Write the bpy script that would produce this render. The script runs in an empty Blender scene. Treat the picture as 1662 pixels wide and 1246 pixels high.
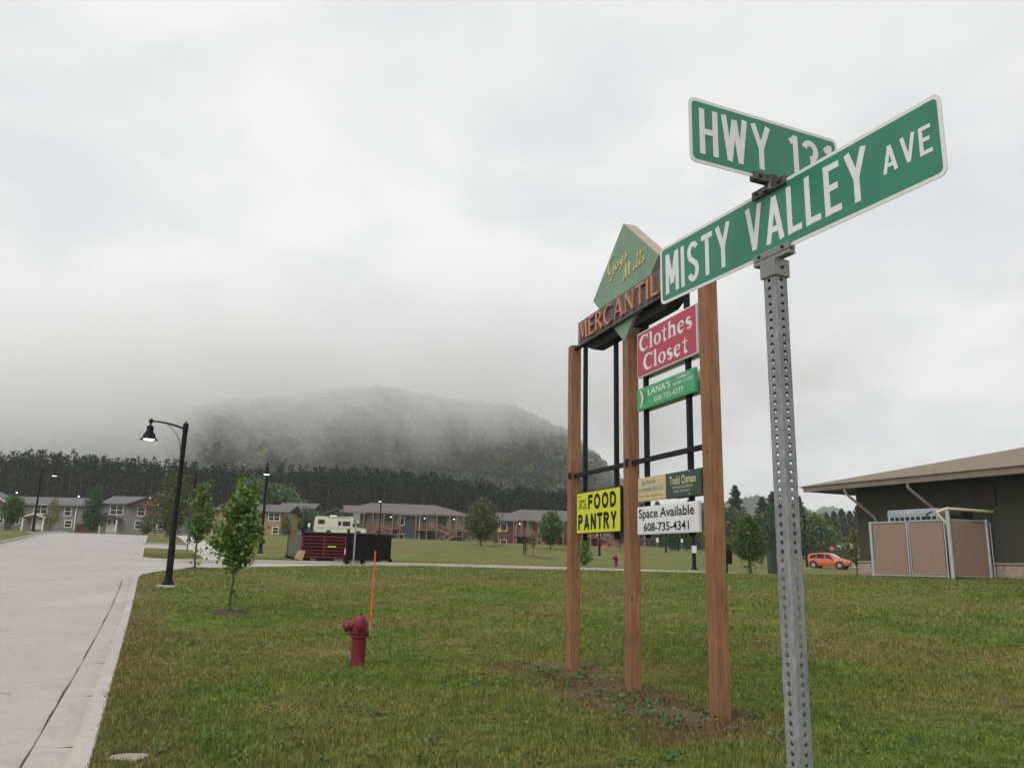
import bpy, math, random
import numpy as np
from math import sin, cos, tan, atan, atan2, radians, pi, sqrt
from mathutils import Vector, Matrix
from mathutils.geometry import delaunay_2d_cdt

scene = bpy.context.scene
col = scene.collection
rng = np.random.default_rng(7)
random.seed(7)

# ---------------------------------------------------------------- camera
FPX = 1285.0                      # focal length in photo pixels (photo 1662 x 1246)
PITCH = atan(284 / 1285); ROLL = radians(1.37)
CAM = np.array([0.0, 0.0, 1.6])
_R0 = np.array([1, 0, 0.]); AF = np.array([0, cos(PITCH), sin(PITCH)]); _U0 = np.array([0, -sin(PITCH), cos(PITCH)])
AR = _R0 * cos(ROLL) + _U0 * sin(ROLL); AU = _U0 * cos(ROLL) - _R0 * sin(ROLL)
cd = bpy.data.cameras.new('camera'); cam = bpy.data.objects.new('camera', cd); col.objects.link(cam)
cd.sensor_width = 36; cd.lens = FPX * 36 / 1662; cd.clip_start = 0.05; cd.clip_end = 20000
m = Matrix.Identity(4)
for i in range(3):
    m[i][0] = AR[i]; m[i][1] = AU[i]; m[i][2] = -AF[i]; m[i][3] = CAM[i]
cam.matrix_world = m
scene.camera = cam

# ---------------------------------------------------------------- sky, sun, exposure
SUN_EL, SUN_AZ = 48.0, 215.0      # azimuth clockwise from +Y: behind and to the left of the viewer
world = bpy.data.worlds.new('World'); scene.world = world; world.use_nodes = True
nt = world.node_tree; nt.nodes.clear()
def wn(t, **k):
    n = nt.nodes.new(t)
    for a, b in k.items(): setattr(n, a, b)
    return n
def wl(a, b): nt.links.new(a, b)
w_out = wn('ShaderNodeOutputWorld')
w_sky = wn('ShaderNodeTexSky', sky_type='NISHITA', sun_disc=False)
w_sky.sun_elevation = radians(SUN_EL); w_sky.sun_rotation = radians(SUN_AZ); w_sky.dust_density = 2.0
w_b1 = wn('ShaderNodeBackground'); w_b1.inputs[1].default_value = 0.10
wl(w_sky.outputs[0], w_b1.inputs[0])
w_tc = wn('ShaderNodeTexCoord')
w_sep = wn('ShaderNodeSeparateXYZ'); wl(w_tc.outputs['Generated'], w_sep.inputs[0])
w_z = wn('ShaderNodeMath', operation='MAXIMUM'); wl(w_sep.outputs[2], w_z.inputs[0]); w_z.inputs[1].default_value = 0.0
w_za = wn('ShaderNodeMath', operation='ADD'); wl(w_z.outputs[0], w_za.inputs[0]); w_za.inputs[1].default_value = 0.22
w_dx = wn('ShaderNodeMath', operation='DIVIDE'); wl(w_sep.outputs[0], w_dx.inputs[0]); wl(w_za.outputs[0], w_dx.inputs[1])
w_dy = wn('ShaderNodeMath', operation='DIVIDE'); wl(w_sep.outputs[1], w_dy.inputs[0]); wl(w_za.outputs[0], w_dy.inputs[1])
w_cmb = wn('ShaderNodeCombineXYZ'); wl(w_dx.outputs[0], w_cmb.inputs[0]); wl(w_dy.outputs[0], w_cmb.inputs[1])
w_cmb.inputs[2].default_value = 3.7
w_n1 = wn('ShaderNodeTexNoise'); wl(w_cmb.outputs[0], w_n1.inputs['Vector'])
w_n1.inputs['Scale'].default_value = 2.3; w_n1.inputs['Detail'].default_value = 6; w_n1.inputs['Roughness'].default_value = 0.5
w_n1.inputs['Distortion'].default_value = 0.25
w_r = wn('ShaderNodeValToRGB'); wl(w_n1.outputs['Fac'], w_r.inputs[0])
e = w_r.color_ramp.elements
e[0].position = 0.36; e[0].color = (0.745, 0.754, 0.770, 1)
e[1].position = 0.66; e[1].color = (0.930, 0.926, 0.915, 1)
e.new(0.5).color = (0.825, 0.828, 0.830, 1)
w_b2 = wn('ShaderNodeBackground'); w_b2.inputs[1].default_value = 1.0
wl(w_r.outputs[0], w_b2.inputs[0])
w_mix = wn('ShaderNodeMixShader'); w_mix.inputs[0].default_value = 0.93
wl(w_b1.outputs[0], w_mix.inputs[1]); wl(w_b2.outputs[0], w_mix.inputs[2]); wl(w_mix.outputs[0], w_out.inputs[0])

sd = bpy.data.lights.new('sun', 'SUN'); sd.energy = 1.5; sd.angle = radians(35); sd.color = (1.0, 0.96, 0.9)
sun = bpy.data.objects.new('sun', sd); col.objects.link(sun)
_s = Vector((sin(radians(SUN_AZ)) * cos(radians(SUN_EL)), cos(radians(SUN_AZ)) * cos(radians(SUN_EL)), sin(radians(SUN_EL))))
sun.rotation_euler = _s.to_track_quat('Z', 'Y').to_euler()

vs = scene.view_settings
vs.view_transform = 'Standard'; vs.look = 'None'; vs.gamma = 1.0; vs.use_curve_mapping = False
vs.exposure = 0.10
cy = scene.cycles
cy.max_bounces = 12; cy.diffuse_bounces = 3; cy.glossy_bounces = 3; cy.transmission_bounces = 4
cy.transparent_max_bounces = 8; cy.volume_bounces = 9; cy.volume_step_rate = 1.0; cy.volume_max_steps = 256
cy.use_adaptive_sampling = True; cy.adaptive_threshold = 0.02
cy.use_denoising = True; cy.caustics_reflective = False; cy.caustics_refractive = False

# ---------------------------------------------------------------- photo pixel <-> place
def ray(x, y): return AF + AR * (x - 831) / FPX - AU * (y - 623) / FPX
def proj(P):
    d = np.array(P, float) - CAM; z = d @ AF
    return 831 + FPX * (d @ AR) / z, 623 - FPX * (d @ AU) / z
def ppm(Y): return FPX / (Y * 0.98)           # photo pixels per metre at forward distance Y

# ---------------------------------------------------------------- terrain height
_PX = [-700, 250, 450, 700, 850, 1000, 1200, 1345, 1600, 2400]
_left = [(0, 0), (12, 0), (20, .12), (27, .4), (34, 1.0), (50, 1.9), (70, 2.95), (82, 3.3), (110, 3.75), (140, 4.5), (230, 7)]
_right = [(0, 0), (12, .05), (20, .55), (30, 1.38), (40, 1.45), (70, 1.5), (110, 1.6), (150, 1.9), (230, 4)]
_PR = [_left, _left,
       [(0, 0), (12, 0), (20, .12), (27, .45), (32, .95), (36, 1.24), (42, 1.27), (48, 1.33), (80, 2.6), (120, 4.3), (150, 5), (230, 7)],
       [(0, 0), (12, 0), (20, .15), (28, .60), (33, 1.05), (38, 1.25), (44, 1.27), (60, 1.85), (120, 4.3), (150, 5), (230, 7)],
       [(0, 0), (12, 0), (20, .18), (29, .75), (34, 1.05), (39, 1.21), (46, 1.24), (60, 1.55), (110, 3.4), (140, 4.0), (230, 6.5)],
       [(0, 0), (12, 0), (20, .2), (30, .85), (35, 1.08), (39, 1.18), (46, 1.22), (60, 1.35), (80, 1.9), (110, 3.5), (150, 4.6), (230, 7)],
       [(0, 0), (12, .05), (20, .4), (30, 1.1), (40, 1.2), (46, 1.1), (70, 1.2), (110, 2.8), (150, 3.5), (230, 5)],
       [(0, 0), (12, .05), (20, .5), (30, 1.25), (45, 1.1), (70, .95), (110, 1.6), (150, 2.2), (230, 4)],
       _right, _right]
def _tab():
    ta = np.array([(x - 831) / 1285 / cos(PITCH) for x in _PX])
    A = np.linspace(-1.2, 1.3, 101); Y = np.linspace(0, 230, 461)
    Z = np.array([np.interp(Y, *zip(*q)) for q in _PR])
    T = np.array([np.interp(A, ta, Z[:, j]) for j in range(len(Y))]).T
    for _ in range(3):
        for ax, n in ((0, 5), (1, 9)):
            Tp = np.pad(T, [(n // 2, n // 2) if a == ax else (0, 0) for a in (0, 1)], mode='edge')
            T = sum(np.take(Tp, range(i, i + T.shape[ax]), axis=ax) for i in range(n)) / n
    return A, Y, T
TA, TY, TT = _tab()
def H(X, Y):
    X = np.asarray(X, float); Y = np.asarray(Y, float)
    a = np.clip((X / np.maximum(Y, 1.) - TA[0]) / (TA[1] - TA[0]), 0, len(TA) - 1.001)
    b = np.clip((Y - TY[0]) / (TY[1] - TY[0]), 0, len(TY) - 1.001)
    i = a.astype(int); j = b.astype(int); u = a - i; v = b - j
    return TT[i, j]*(1-u)*(1-v) + TT[i+1, j]*u*(1-v) + TT[i, j+1]*(1-u)*v + TT[i+1, j+1]*u*v
def ground(px, Y, dz=0.0):
    """point on the ground seen in photo column px at forward distance Y"""
    X = (px - 831) / FPX * Y
    for _ in range(4):
        x, _y = proj((X, Y, float(H(X, Y)))); X += (px - x) / FPX * Y
    return Vector((X, Y, float(H(X, Y)) + dz))

# ---------------------------------------------------------------- object helpers
def tag(o, label=None, cat=None, group=None, kind=None):
    if label: o['label'] = label
    if cat: o['category'] = cat
    if group: o['group'] = group
    if kind: o['kind'] = kind
    return o
def thing(name, label, cat, loc=(0, 0, 0), rz=0.0, group=None):
    o = bpy.data.objects.new(name, None); col.objects.link(o)
    o.empty_display_size = 0.2
    o.location = loc; o.rotation_euler = (0, 0, rz)
    return tag(o, label, cat, group)
def link(name, me, mat, parent=None, kind=None):
    if mat is not None and not len(me.materials): me.materials.append(mat)
    o = bpy.data.objects.new(name, me); col.objects.link(o); o.parent = parent
    if kind: o['kind'] = kind
    return o
def copy_tree(o, parent=None):
    c = o.copy(); col.objects.link(c); c.parent = parent
    for ch in list(o.children): copy_tree(ch, c)
    return c
def np_mesh(name, V, F, smooth=False):
    V = np.asarray(V, np.float32); F = np.asarray(F, np.int32)
    me = bpy.data.meshes.new(name); k = F.shape[1]
    me.vertices.add(len(V)); me.vertices.foreach_set('co', V.ravel())
    me.loops.add(F.size); me.loops.foreach_set('vertex_index', F.ravel())
    me.polygons.add(len(F)); me.polygons.foreach_set('loop_start', np.arange(0, F.size, k, dtype=np.int32))
    if smooth: me.polygons.foreach_set('use_smooth', np.ones(len(F), bool))
    me.update(calc_edges=True)
    return me
class MB:
    def __init__(s): s.v = []; s.f = []
    def add(s, V, F):
        o = len(s.v); s.v += [tuple(map(float, p)) for p in V]; s.f += [tuple(i + o for i in f) for f in F]; return s
    def box(s, x0, x1, y0, y1, z0, z1):
        return s.add([(x0,y0,z0),(x1,y0,z0),(x1,y1,z0),(x0,y1,z0),(x0,y0,z1),(x1,y0,z1),(x1,y1,z1),(x0,y1,z1)],
                     [(0,3,2,1),(4,5,6,7),(0,1,5,4),(1,2,6,5),(2,3,7,6),(3,0,4,7)])
    def cbox(s, c, d): return s.box(c[0]-d[0]/2, c[0]+d[0]/2, c[1]-d[1]/2, c[1]+d[1]/2, c[2]-d[2]/2, c[2]+d[2]/2)
    def beam(s, p, q, w, h=None, up=(0, 0, 1)):
        p = Vector(p); q = Vector(q); h = h or w; d = (q - p).normalized(); u = Vector(up)
        if abs(d.dot(u)) > .98: u = Vector((0, 1, 0))
        a = d.cross(u).normalized() * w / 2; b = a.cross(d).normalized() * h / 2
        V = [p-a-b, p+a-b, p+a+b, p-a+b, q-a-b, q+a-b, q+a+b, q-a+b]
        return s.add(V, [(0,1,2,3),(7,6,5,4),(0,4,5,1),(1,5,6,2),(2,6,7,3),(3,7,4,0)])
    def tube(s, pts, rads, n=10, cap=True):
        pts = [Vector(p) for p in pts]
        if not hasattr(rads, '__len__'): rads = [rads] * len(pts)
        V = []; ref = None
        for i, p in enumerate(pts):
            d = (pts[min(i+1, len(pts)-1)] - pts[max(i-1, 0)]).normalized()
            if ref is None: ref = Vector((0, 0, 1)) if abs(d.z) < .9 else Vector((1, 0, 0))
            a = (ref - d * ref.dot(d)).normalized(); ref = a; b = d.cross(a)
            V += [p + (a * cos(2*pi*k/n) + b * sin(2*pi*k/n)) * rads[i] for k in range(n)]
        F = [(i*n+k, i*n+(k+1) % n, (i+1)*n+(k+1) % n, (i+1)*n+k) for i in range(len(pts)-1) for k in range(n)]
        if cap: F += [tuple(range(n))[::-1], tuple(range((len(pts)-1)*n, len(pts)*n))]
        return s.add(V, F)
    def lathe(s, prof, n=16, o=(0, 0, 0), axis='z', cap=True):
        V = []
        for r, h in prof:
            for k in range(n):
                a = 2*pi*k/n; x, y = r*cos(a), r*sin(a)
                V.append((o[0]+x, o[1]+y, o[2]+h) if axis == 'z' else ((o[0]+h, o[1]+x, o[2]+y) if axis == 'x' else (o[0]+y, o[1]+h, o[2]+x)))
        F = [(i*n+k, i*n+(k+1) % n, (i+1)*n+(k+1) % n, (i+1)*n+k) for i in range(len(prof)-1) for k in range(n)]
        if cap: F += [tuple(range(n))[::-1], tuple(range((len(prof)-1)*n, len(prof)*n))]
        return s.add(V, F)
    def prism(s, poly, a, b, fn):
        """poly of (u,v); fn(u,v,w) -> point; extruded from w=a to w=b"""
        n = len(poly)
        V = [fn(u, v, a) for u, v in poly] + [fn(u, v, b) for u, v in poly]
        return s.add(V, [tuple(range(n))[::-1], tuple(range(n, 2*n))] + [(i, (i+1) % n, n+(i+1) % n, n+i) for i in range(n)])
    def mesh(s, name, smooth=False):
        me = bpy.data.meshes.new(name); me.from_pydata(s.v, [], s.f); me.update()
        if smooth: me.polygons.foreach_set('use_smooth', [True] * len(me.polygons))
        return me
    def build(s, name, mat, parent=None, smooth=False, bevel=0.0, kind=None, fix=True):
        me = s.mesh(name, smooth)
        if fix:
            import bmesh
            bm = bmesh.new(); bm.from_mesh(me); bmesh.ops.recalc_face_normals(bm, faces=bm.faces); bm.to_mesh(me); bm.free()
        o = link(name, me, mat, parent, kind)
        if bevel:
            b = o.modifiers.new('bevel', 'BEVEL'); b.width = bevel; b.segments = 2; b.limit_method = 'ANGLE'
        if smooth:
            try: me.set_sharp_from_angle(angle=radians(42))
            except Exception: pass
        return o

# ---------------------------------------------------------------- materials
def lin(r, g, b): return tuple(((c/255)/12.92 if c <= 10 else ((c/255+.055)/1.055)**2.4) for c in (r, g, b))
def new_mat(name):
    mt = bpy.data.materials.new(name); mt.use_nodes = True
    t = mt.node_tree; b = t.nodes['Principled BSDF']; return mt, t, b
def noise(t, scale, detail=4, rough=.55, vec=None, dist=0):
    n = t.nodes.new('ShaderNodeTexNoise'); n.inputs['Scale'].default_value = scale
    n.inputs['Detail'].default_value = detail; n.inputs['Roughness'].default_value = rough; n.inputs['Distortion'].default_value = dist
    if vec is not None: t.links.new(vec, n.inputs['Vector'])
    return n
def ramp(t, src, stops):
    r = t.nodes.new('ShaderNodeValToRGB'); t.links.new(src, r.inputs[0]); e = r.color_ramp.elements
    while len(e) < len(stops): e.new(.5)
    for k, (p, c) in enumerate(stops):
        e[k].position = p; e[k].color = (*c, 1) if hasattr(c, '__len__') else (c, c, c, 1)
    return r
def mixc(t, a, b, fac, mode='MIX'):
    m = t.nodes.new('ShaderNodeMix'); m.data_type = 'RGBA'; m.blend_type = mode
    for sock, v in ((m.inputs[6], a), (m.inputs[7], b)):
        if hasattr(v, 'links'): t.links.new(v, sock)
        else: sock.default_value = (*v, 1)
    if hasattr(fac, 'links'): t.links.new(fac, m.inputs[0])
    else: m.inputs[0].default_value = fac
    return m.outputs[2]
def mapped(t, scale=(1, 1, 1), coord='Object'):
    tc = t.nodes.new('ShaderNodeTexCoord'); mp = t.nodes.new('ShaderNodeMapping'); mp.inputs['Scale'].default_value = scale
    t.links.new(tc.outputs[coord], mp.inputs['Vector']); return mp.outputs[0]
def bump(t, b, h, strength, dist=.02):
    n = t.nodes.new('ShaderNodeBump'); n.inputs['Strength'].default_value = strength; n.inputs['Distance'].default_value = dist
    t.links.new(h, n.inputs['Height']); t.links.new(n.outputs[0], b.inputs['Normal'])
def M(name, c, rough=.6, var=.14, scale=6, bmp=0.0, metal=0.0, stretch=(1, 1, 1), spec=.5, dirt=None):
    mt, t, b = new_mat(name)
    v = mapped(t, stretch)
    n = noise(t, scale, 5, .6, v)
    r = ramp(t, n.outputs['Fac'], [(.25, tuple(x*(1-var) for x in c)), (.75, tuple(min(1, x*(1+var)) for x in c))])
    out = r.outputs[0]
    if dirt:
        n2 = noise(t, scale*.35, 6, .7, v); r2 = ramp(t, n2.outputs['Fac'], [(.5, 0.0), (.72, 1.0)])
        out = mixc(t, out, dirt, r2.outputs[0])
    t.links.new(out, b.inputs['Base Color'])
    b.inputs['Roughness'].default_value = rough; b.inputs['Metallic'].default_value = metal
    b.inputs['Specular IOR Level'].default_value = spec
    if bmp: bump(t, b, n.outputs['Fac'], bmp)
    return mt
def Emit(name, c, s):
    mt, t, b = new_mat(name)
    b.inputs['Base Color'].default_value = (*c, 1); b.inputs['Emission Color'].default_value = (*c, 1); b.inputs['Emission Strength'].default_value = s
    return mt
def Leaf(name, c1, c2, c3=None, trans=.25):
    mt, t, b = new_mat(name)
    g = t.nodes.new('ShaderNodeNewGeometry')
    st = [(0.0, c1), (.6, c2)] + ([(1.0, c3)] if c3 else [])
    r = ramp(t, g.outputs['Random Per Island'], st)
    t.links.new(r.outputs[0], b.inputs['Base Color'])
    b.inputs['Roughness'].default_value = .55; b.inputs['Specular IOR Level'].default_value = .3
    tr = t.nodes.new('ShaderNodeBsdfTranslucent'); t.links.new(r.outputs[0], tr.inputs[0])
    ms = t.nodes.new('ShaderNodeMixShader'); ms.inputs[0].default_value = trans
    t.links.new(b.outputs[0], ms.inputs[1]); t.links.new(tr.outputs[0], ms.inputs[2])
    t.links.new(ms.outputs[0], t.nodes['Material Output'].inputs[0])
    return mt

def grass_colour(t):
    """lawn colour from the place itself: same for soil sheet and blades"""
    g = t.nodes.new('ShaderNodeNewGeometry'); p = g.outputs['Position']
    a = noise(t, .22, 5, .6, p, .6); b = noise(t, 1.3, 5, .65, p, .4); c = noise(t, 6.0, 4, .6, p)
    base = ramp(t, b.outputs['Fac'], [(.28, (.090, .150, .028)), (.5, (.150, .215, .044)), (.75, (.235, .280, .062))]).outputs[0]
    dry = ramp(t, a.outputs['Fac'], [(.40, 0.0), (.64, .8)]).outputs[0]
    base = mixc(t, base, (.255, .215, .085), dry)
    brown = ramp(t, b.outputs['Fac'], [(.60, 0.0), (.74, .65)]).outputs[0]
    base = mixc(t, base, (.225, .155, .080), brown)
    sp = t.nodes.new('ShaderNodeSeparateXYZ'); t.links.new(p, sp.inputs[0])      # drier, browner grass along the kerb
    dk = t.nodes.new('ShaderNodeVectorMath'); dk.operation = 'DOT_PRODUCT'; t.links.new(p, dk.inputs[0]); dk.inputs[1].default_value = (.914, .405, 0)
    ad = t.nodes.new('ShaderNodeMath'); ad.operation = 'MULTIPLY_ADD'; t.links.new(c.outputs['Fac'], ad.inputs[0]); ad.inputs[1].default_value = -.75
    ab = t.nodes.new('ShaderNodeMath'); ab.operation = 'ABSOLUTE'; t.links.new(dk.outputs['Value'], ab.inputs[0]); t.links.new(ab.outputs[0], ad.inputs[2])
    kb = ramp(t, ad.outputs[0], [(0.0, .38), (.25, 0.0)]).outputs[0]
    base = mixc(t, base, (.23, .165, .085), kb)
    fine = ramp(t, c.outputs['Fac'], [(.28, .66), (.72, 1.22)]).outputs[0]
    return mixc(t, base, fine, 1.0, 'MULTIPLY'), p, a, b, c
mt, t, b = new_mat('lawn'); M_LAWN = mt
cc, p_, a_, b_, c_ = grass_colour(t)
# bare soil strip under the tall sign
sp = t.nodes.new('ShaderNodeSeparateXYZ'); t.links.new(p_, sp.inputs[0])
def mth(t, op, a, b=None, c=None, clamp=False):
    n = t.nodes.new('ShaderNodeMath'); n.operation = op; n.use_clamp = clamp
    for k, v in enumerate((a, b, c)):
        if v is None: continue
        if hasattr(v, 'links'): t.links.new(v, n.inputs[k])
        else: n.inputs[k].default_value = v
    return n.outputs[0]
def strip_mask(t, p, c):
    sp = t.nodes.new('ShaderNodeSeparateXYZ'); t.links.new(p, sp.inputs[0])
    dx = mth(t, 'SUBTRACT', sp.outputs[0], 1.40); dy = mth(t, 'SUBTRACT', sp.outputs[1], 10.35)
    al = mth(t, 'ADD', mth(t, 'MULTIPLY', dx, .318), mth(t, 'MULTIPLY', dy, -.948))
    pe = mth(t, 'ADD', mth(t, 'MULTIPLY', dx, -.948), mth(t, 'MULTIPLY', dy, -.318))
    wob = mth(t, 'MULTIPLY', mth(t, 'SUBTRACT', c.outputs['Fac'], .5), 1.5)
    d = mth(t, 'MAXIMUM', mth(t, 'SUBTRACT', mth(t, 'ABSOLUTE', al), 1.9), mth(t, 'SUBTRACT', mth(t, 'ABSOLUTE', pe), .02))
    return mth(t, 'SUBTRACT', 1.1, mth(t, 'ADD', d, wob), None, True)
mk = strip_mask(t, p_, b_)
cc = mixc(t, cc, (.135, .095, .055), mth(t, 'MULTIPLY', mk, 1.5, None, True))
lg_ = noise(t, .055, 4, .65, p_, .5); cc = mixc(t, cc, (.20, .155, .072), ramp(t, lg_.outputs['Fac'], [(.42, 0.0), (.62, .55)]).outputs[0])
mid_shade_ = noise(t, .6, 5, .7, p_, .3); cc = mixc(t, cc, ramp(t, mid_shade_.outputs['Fac'], [(.3, .55), (.7, .95)]).outputs[0], 1.0, 'MULTIPLY')  # mottled and darkened overall: shade among the grass blades put into the sheet's colour
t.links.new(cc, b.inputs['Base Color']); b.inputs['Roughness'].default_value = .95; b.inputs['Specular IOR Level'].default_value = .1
bump(t, b, c_.outputs['Fac'], .8, .08)
mt, t, b = new_mat('grass_blade'); M_BLADE = mt
cc, p_, a_, b_, c_ = grass_colour(t)
g = t.nodes.new('ShaderNodeNewGeometry')
rr = ramp(t, g.outputs['Random Per Island'], [(0.0, (.55, .65, .45)), (.55, (1.05, 1.1, 1.0)), (.9, (1.45, 1.35, 1.3)), (1.0, (1.9, 1.6, 1.5))]).outputs[0]
mk = strip_mask(t, p_, b_); cc = mixc(t, cc, (.20, .135, .075), mth(t, 'MULTIPLY', mk, 1.1, None, True))
cc = mixc(t, cc, rr, 1.0, 'MULTIPLY')
t.links.new(cc, b.inputs['Base Color']); b.inputs['Roughness'].default_value = .6; b.inputs['Specular IOR Level'].default_value = .25
tr = t.nodes.new('ShaderNodeBsdfTranslucent'); t.links.new(cc, tr.inputs[0])
ms = t.nodes.new('ShaderNodeMixShader'); ms.inputs[0].default_value = .3
t.links.new(b.outputs[0], ms.inputs[1]); t.links.new(tr.outputs[0], ms.inputs[2]); t.links.new(ms.outputs[0], t.nodes['Material Output'].inputs[0])

def concrete(name, c, var=.1):
    mt, t, b = new_mat(name)
    g = t.nodes.new('ShaderNodeNewGeometry'); p = g.outputs['Position']
    n1 = noise(t, .35, 5, .6, p); n2 = noise(t, 40, 3, .6, p); n3 = noise(t, 2.2, 6, .7, p, 1.0)
    o = ramp(t, n1.outputs['Fac'], [(.3, tuple(x*(1-var) for x in c)), (.7, tuple(x*(1+var) for x in c))]).outputs[0]
    o = mixc(t, o, ramp(t, n2.outputs['Fac'], [(.3, .84), (.7, 1.12)]).outputs[0], 1.0, 'MULTIPLY')
    st = ramp(t, n3.outputs['Fac'], [(.50, 0.0), (.72, .55)]).outputs[0]
    o = mixc(t, o, tuple(x*.68 for x in c), st)
    t.links.new(o, b.inputs['Base Color']); b.inputs['Roughness'].default_value = .85; b.inputs['Specular IOR Level'].default_value = .25
    bump(t, b, n2.outputs['Fac'], .25, .004)
    return mt
M_ROAD = concrete('road_concrete', (.40, .375, .345)); M_KERB = concrete('kerb_concrete', (.41, .385, .355), .14)
M_WALK = concrete('walk_concrete', (.47, .44, .41))
M_CRACK = M('crack_dark', (.17, .16, .15), .9)
M_COVER = concrete('cover_concrete', (.29, .255, .22), .2)
M_SEAM = M('seam_tar', (.035, .033, .032), .9)
M_MULCH = M('mulch', (.060, .038, .026), .95, .5, 25, .8)

mt, t, b = new_mat('stained_post'); M_POST = mt
v = mapped(t, (28, 28, 1.6)); n1 = noise(t, 1.6, 6, .65, v, .6)
v2 = mapped(t, (1, 1, 1)); n2 = noise(t, 2.2, 4, .6, v2)
o = ramp(t, n1.outputs['Fac'], [(.3, (.165, .072, .033)), (.55, (.270, .126, .060)), (.8, (.36, .188, .098))]).outputs[0]
o = mixc(t, o, ramp(t, n2.outputs['Fac'], [(.3, .75), (.7, 1.15)]).outputs[0], 1.0, 'MULTIPLY')
vk = mapped(t, (7, 7, 3.2)); vo = t.nodes.new('ShaderNodeTexVoronoi'); t.links.new(vk, vo.inputs['Vector']); vo.inputs['Scale'].default_value = 1.0
kn = ramp(t, vo.outputs['Distance'], [(.05, 1.0), (.13, 0.0)]).outputs[0]
o = mixc(t, o, (.055, .022, .014), kn)
t.links.new(o, b.inputs['Base Color']); b.inputs['Roughness'].default_value = .8; bump(t, b, n1.outputs['Fac'], .35, .004)

mt, t, b = new_mat('galvanised'); M_GALV = mt
v = mapped(t, (1, 1, .5)); n1 = noise(t, 55, 4, .7, v); n2 = noise(t, 6, 5, .6, v)
o = ramp(t, n1.outputs['Fac'], [(.3, (.185, .195, .205)), (.7, (.33, .34, .35))]).outputs[0]
o = mixc(t, o, ramp(t, n2.outputs['Fac'], [(.3, .72), (.7, 1.1)]).outputs[0], 1.0, 'MULTIPLY')
t.links.new(o, b.inputs['Base Color']); b.inputs['Metallic'].default_value = .35; b.inputs['Roughness'].default_value = .55
bump(t, b, n1.outputs['Fac'], .12, .001)

M_BRACKET = M('cast_bracket', (.23, .225, .22), .5, .25, 60, .1, .5)
M_BRACKET2 = M('dark_cast_bracket', (.085, .078, .074), .5, .3, 60, .1, .4)
M_SGREEN = M('sign_green', (.020, .185, .118), .38, .10, 14)
M_SWHITE = M('sign_white', (.66, .67, .66), .45, .06, 20)
M_BLACKTUBE = M('black_steel', (.012, .012, .015), .6, .2, 12, spec=.2)
M_LAMPBLACK = M('lamp_black', (.004, .004, .006), .55, .2, 10, spec=.15)
M_COPPER = M('copper_letter', (.46, .20, .115), .38, .22, 20, 0, .35)
M_BOARD = M('board_grey', (.095, .088, .086), .6, .2, 5)
M_PATINA = M('patina_green', (.155, .265, .170), .5, .16, 1.6)
M_DEDGE = M('diamond_edge', (.40, .29, .25), .6, .15, 8)
M_DARKMETAL = M('dark_metal', (.020, .020, .018), .65, .3, 6, spec=.2)
M_GOLD = M('gold_script', (.62, .52, .22), .45, .1, 20)
M_RED = M('panel_red', (.42, .042, .075), .5, .06, 4)
M_PWHITE = M('panel_white', (.70, .70, .70), .5, .05, 6)
M_PGREEN = M('panel_green', (.045, .34, .125), .5, .08, 4)
M_YELLOW = M('panel_yellow', (.60, .62, .012), .5, .05, 4)
M_TAN = M('panel_tan', (.55, .46, .24), .55, .06, 5)
M_PDARK = M('panel_dark_green', (.020, .055, .038), .5, .12, 5)
M_INK = M('ink_black', (.008, .007, .016), .6, .1, 20, spec=.2)
M_BLUEINK = M('ink_blue', (.09, .26, .36), .6, .1, 20)
M_REDINK = M('ink_red', (.52, .13, .07), .6, .1, 20)
M_CREAM = M('ink_cream', (.64, .58, .36), .6, .08, 20)
M_PALEPINK = M('ink_pale', (.66, .56, .52), .6, .08, 20)
M_SILVER = M('panel_back', (.60, .60, .58), .5, .06, 5)
M_HYD = M('hydrant_red', (.17, .012, .028), .55, .25, 14, .1, 0, (1, 1, 1), .3, (.22, .07, .075))
M_ORANGE = M('marker_orange', (.78, .10, .025), .5, .08, 12)
M_BARK = M('bark', (.070, .052, .040), .9, .35, 14, .6, 0, (1, 1, .3))
M_BARKY = M('young_bark', (.085, .062, .048), .85, .3, 20, .4, 0, (1, 1, .3))
L_MAPLE = Leaf('leaf_maple', (.070, .15, .026), (.130, .235, .045), (.26, .36, .09))
L_GREEN = Leaf('leaf_green', (.055, .115, .028), (.085, .165, .038), (.14, .22, .06))
L_DEEP = Leaf('leaf_deep', (.030, .085, .028), (.050, .125, .035), (.08, .165, .05))
L_OLIVE = Leaf('leaf_olive', (.070, .095, .030), (.105, .135, .042), (.17, .17, .06))
L_YELLOW = Leaf('leaf_yellow', (.14, .15, .035), (.20, .19, .045), (.30, .25, .06))
L_PINE = Leaf('needle_pine', (.006, .013, .006), (.011, .022, .010), (.022, .036, .016), .05)
L_PINE.node_tree.nodes['Principled BSDF'].inputs['Specular IOR Level'].default_value = .05
L_SPRUCE = Leaf('needle_spruce', (.024, .042, .026), (.036, .060, .036), (.055, .080, .046), .1)
L_HILL = Leaf('leaf_hill', (.030, .045, .022), (.050, .070, .030), (.105, .120, .038), .15)
M_GLASS = M('window_glass', (.012, .013, .017), .15, .3, 1.5, 0, 0, (1, 1, 1), .25)
M_TRIM = M('white_trim', (.74, .73, .71), .6, .06, 4)
M_BULB = Emit('lit_lamp', (1.0, .97, .92), 5.0)
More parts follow.
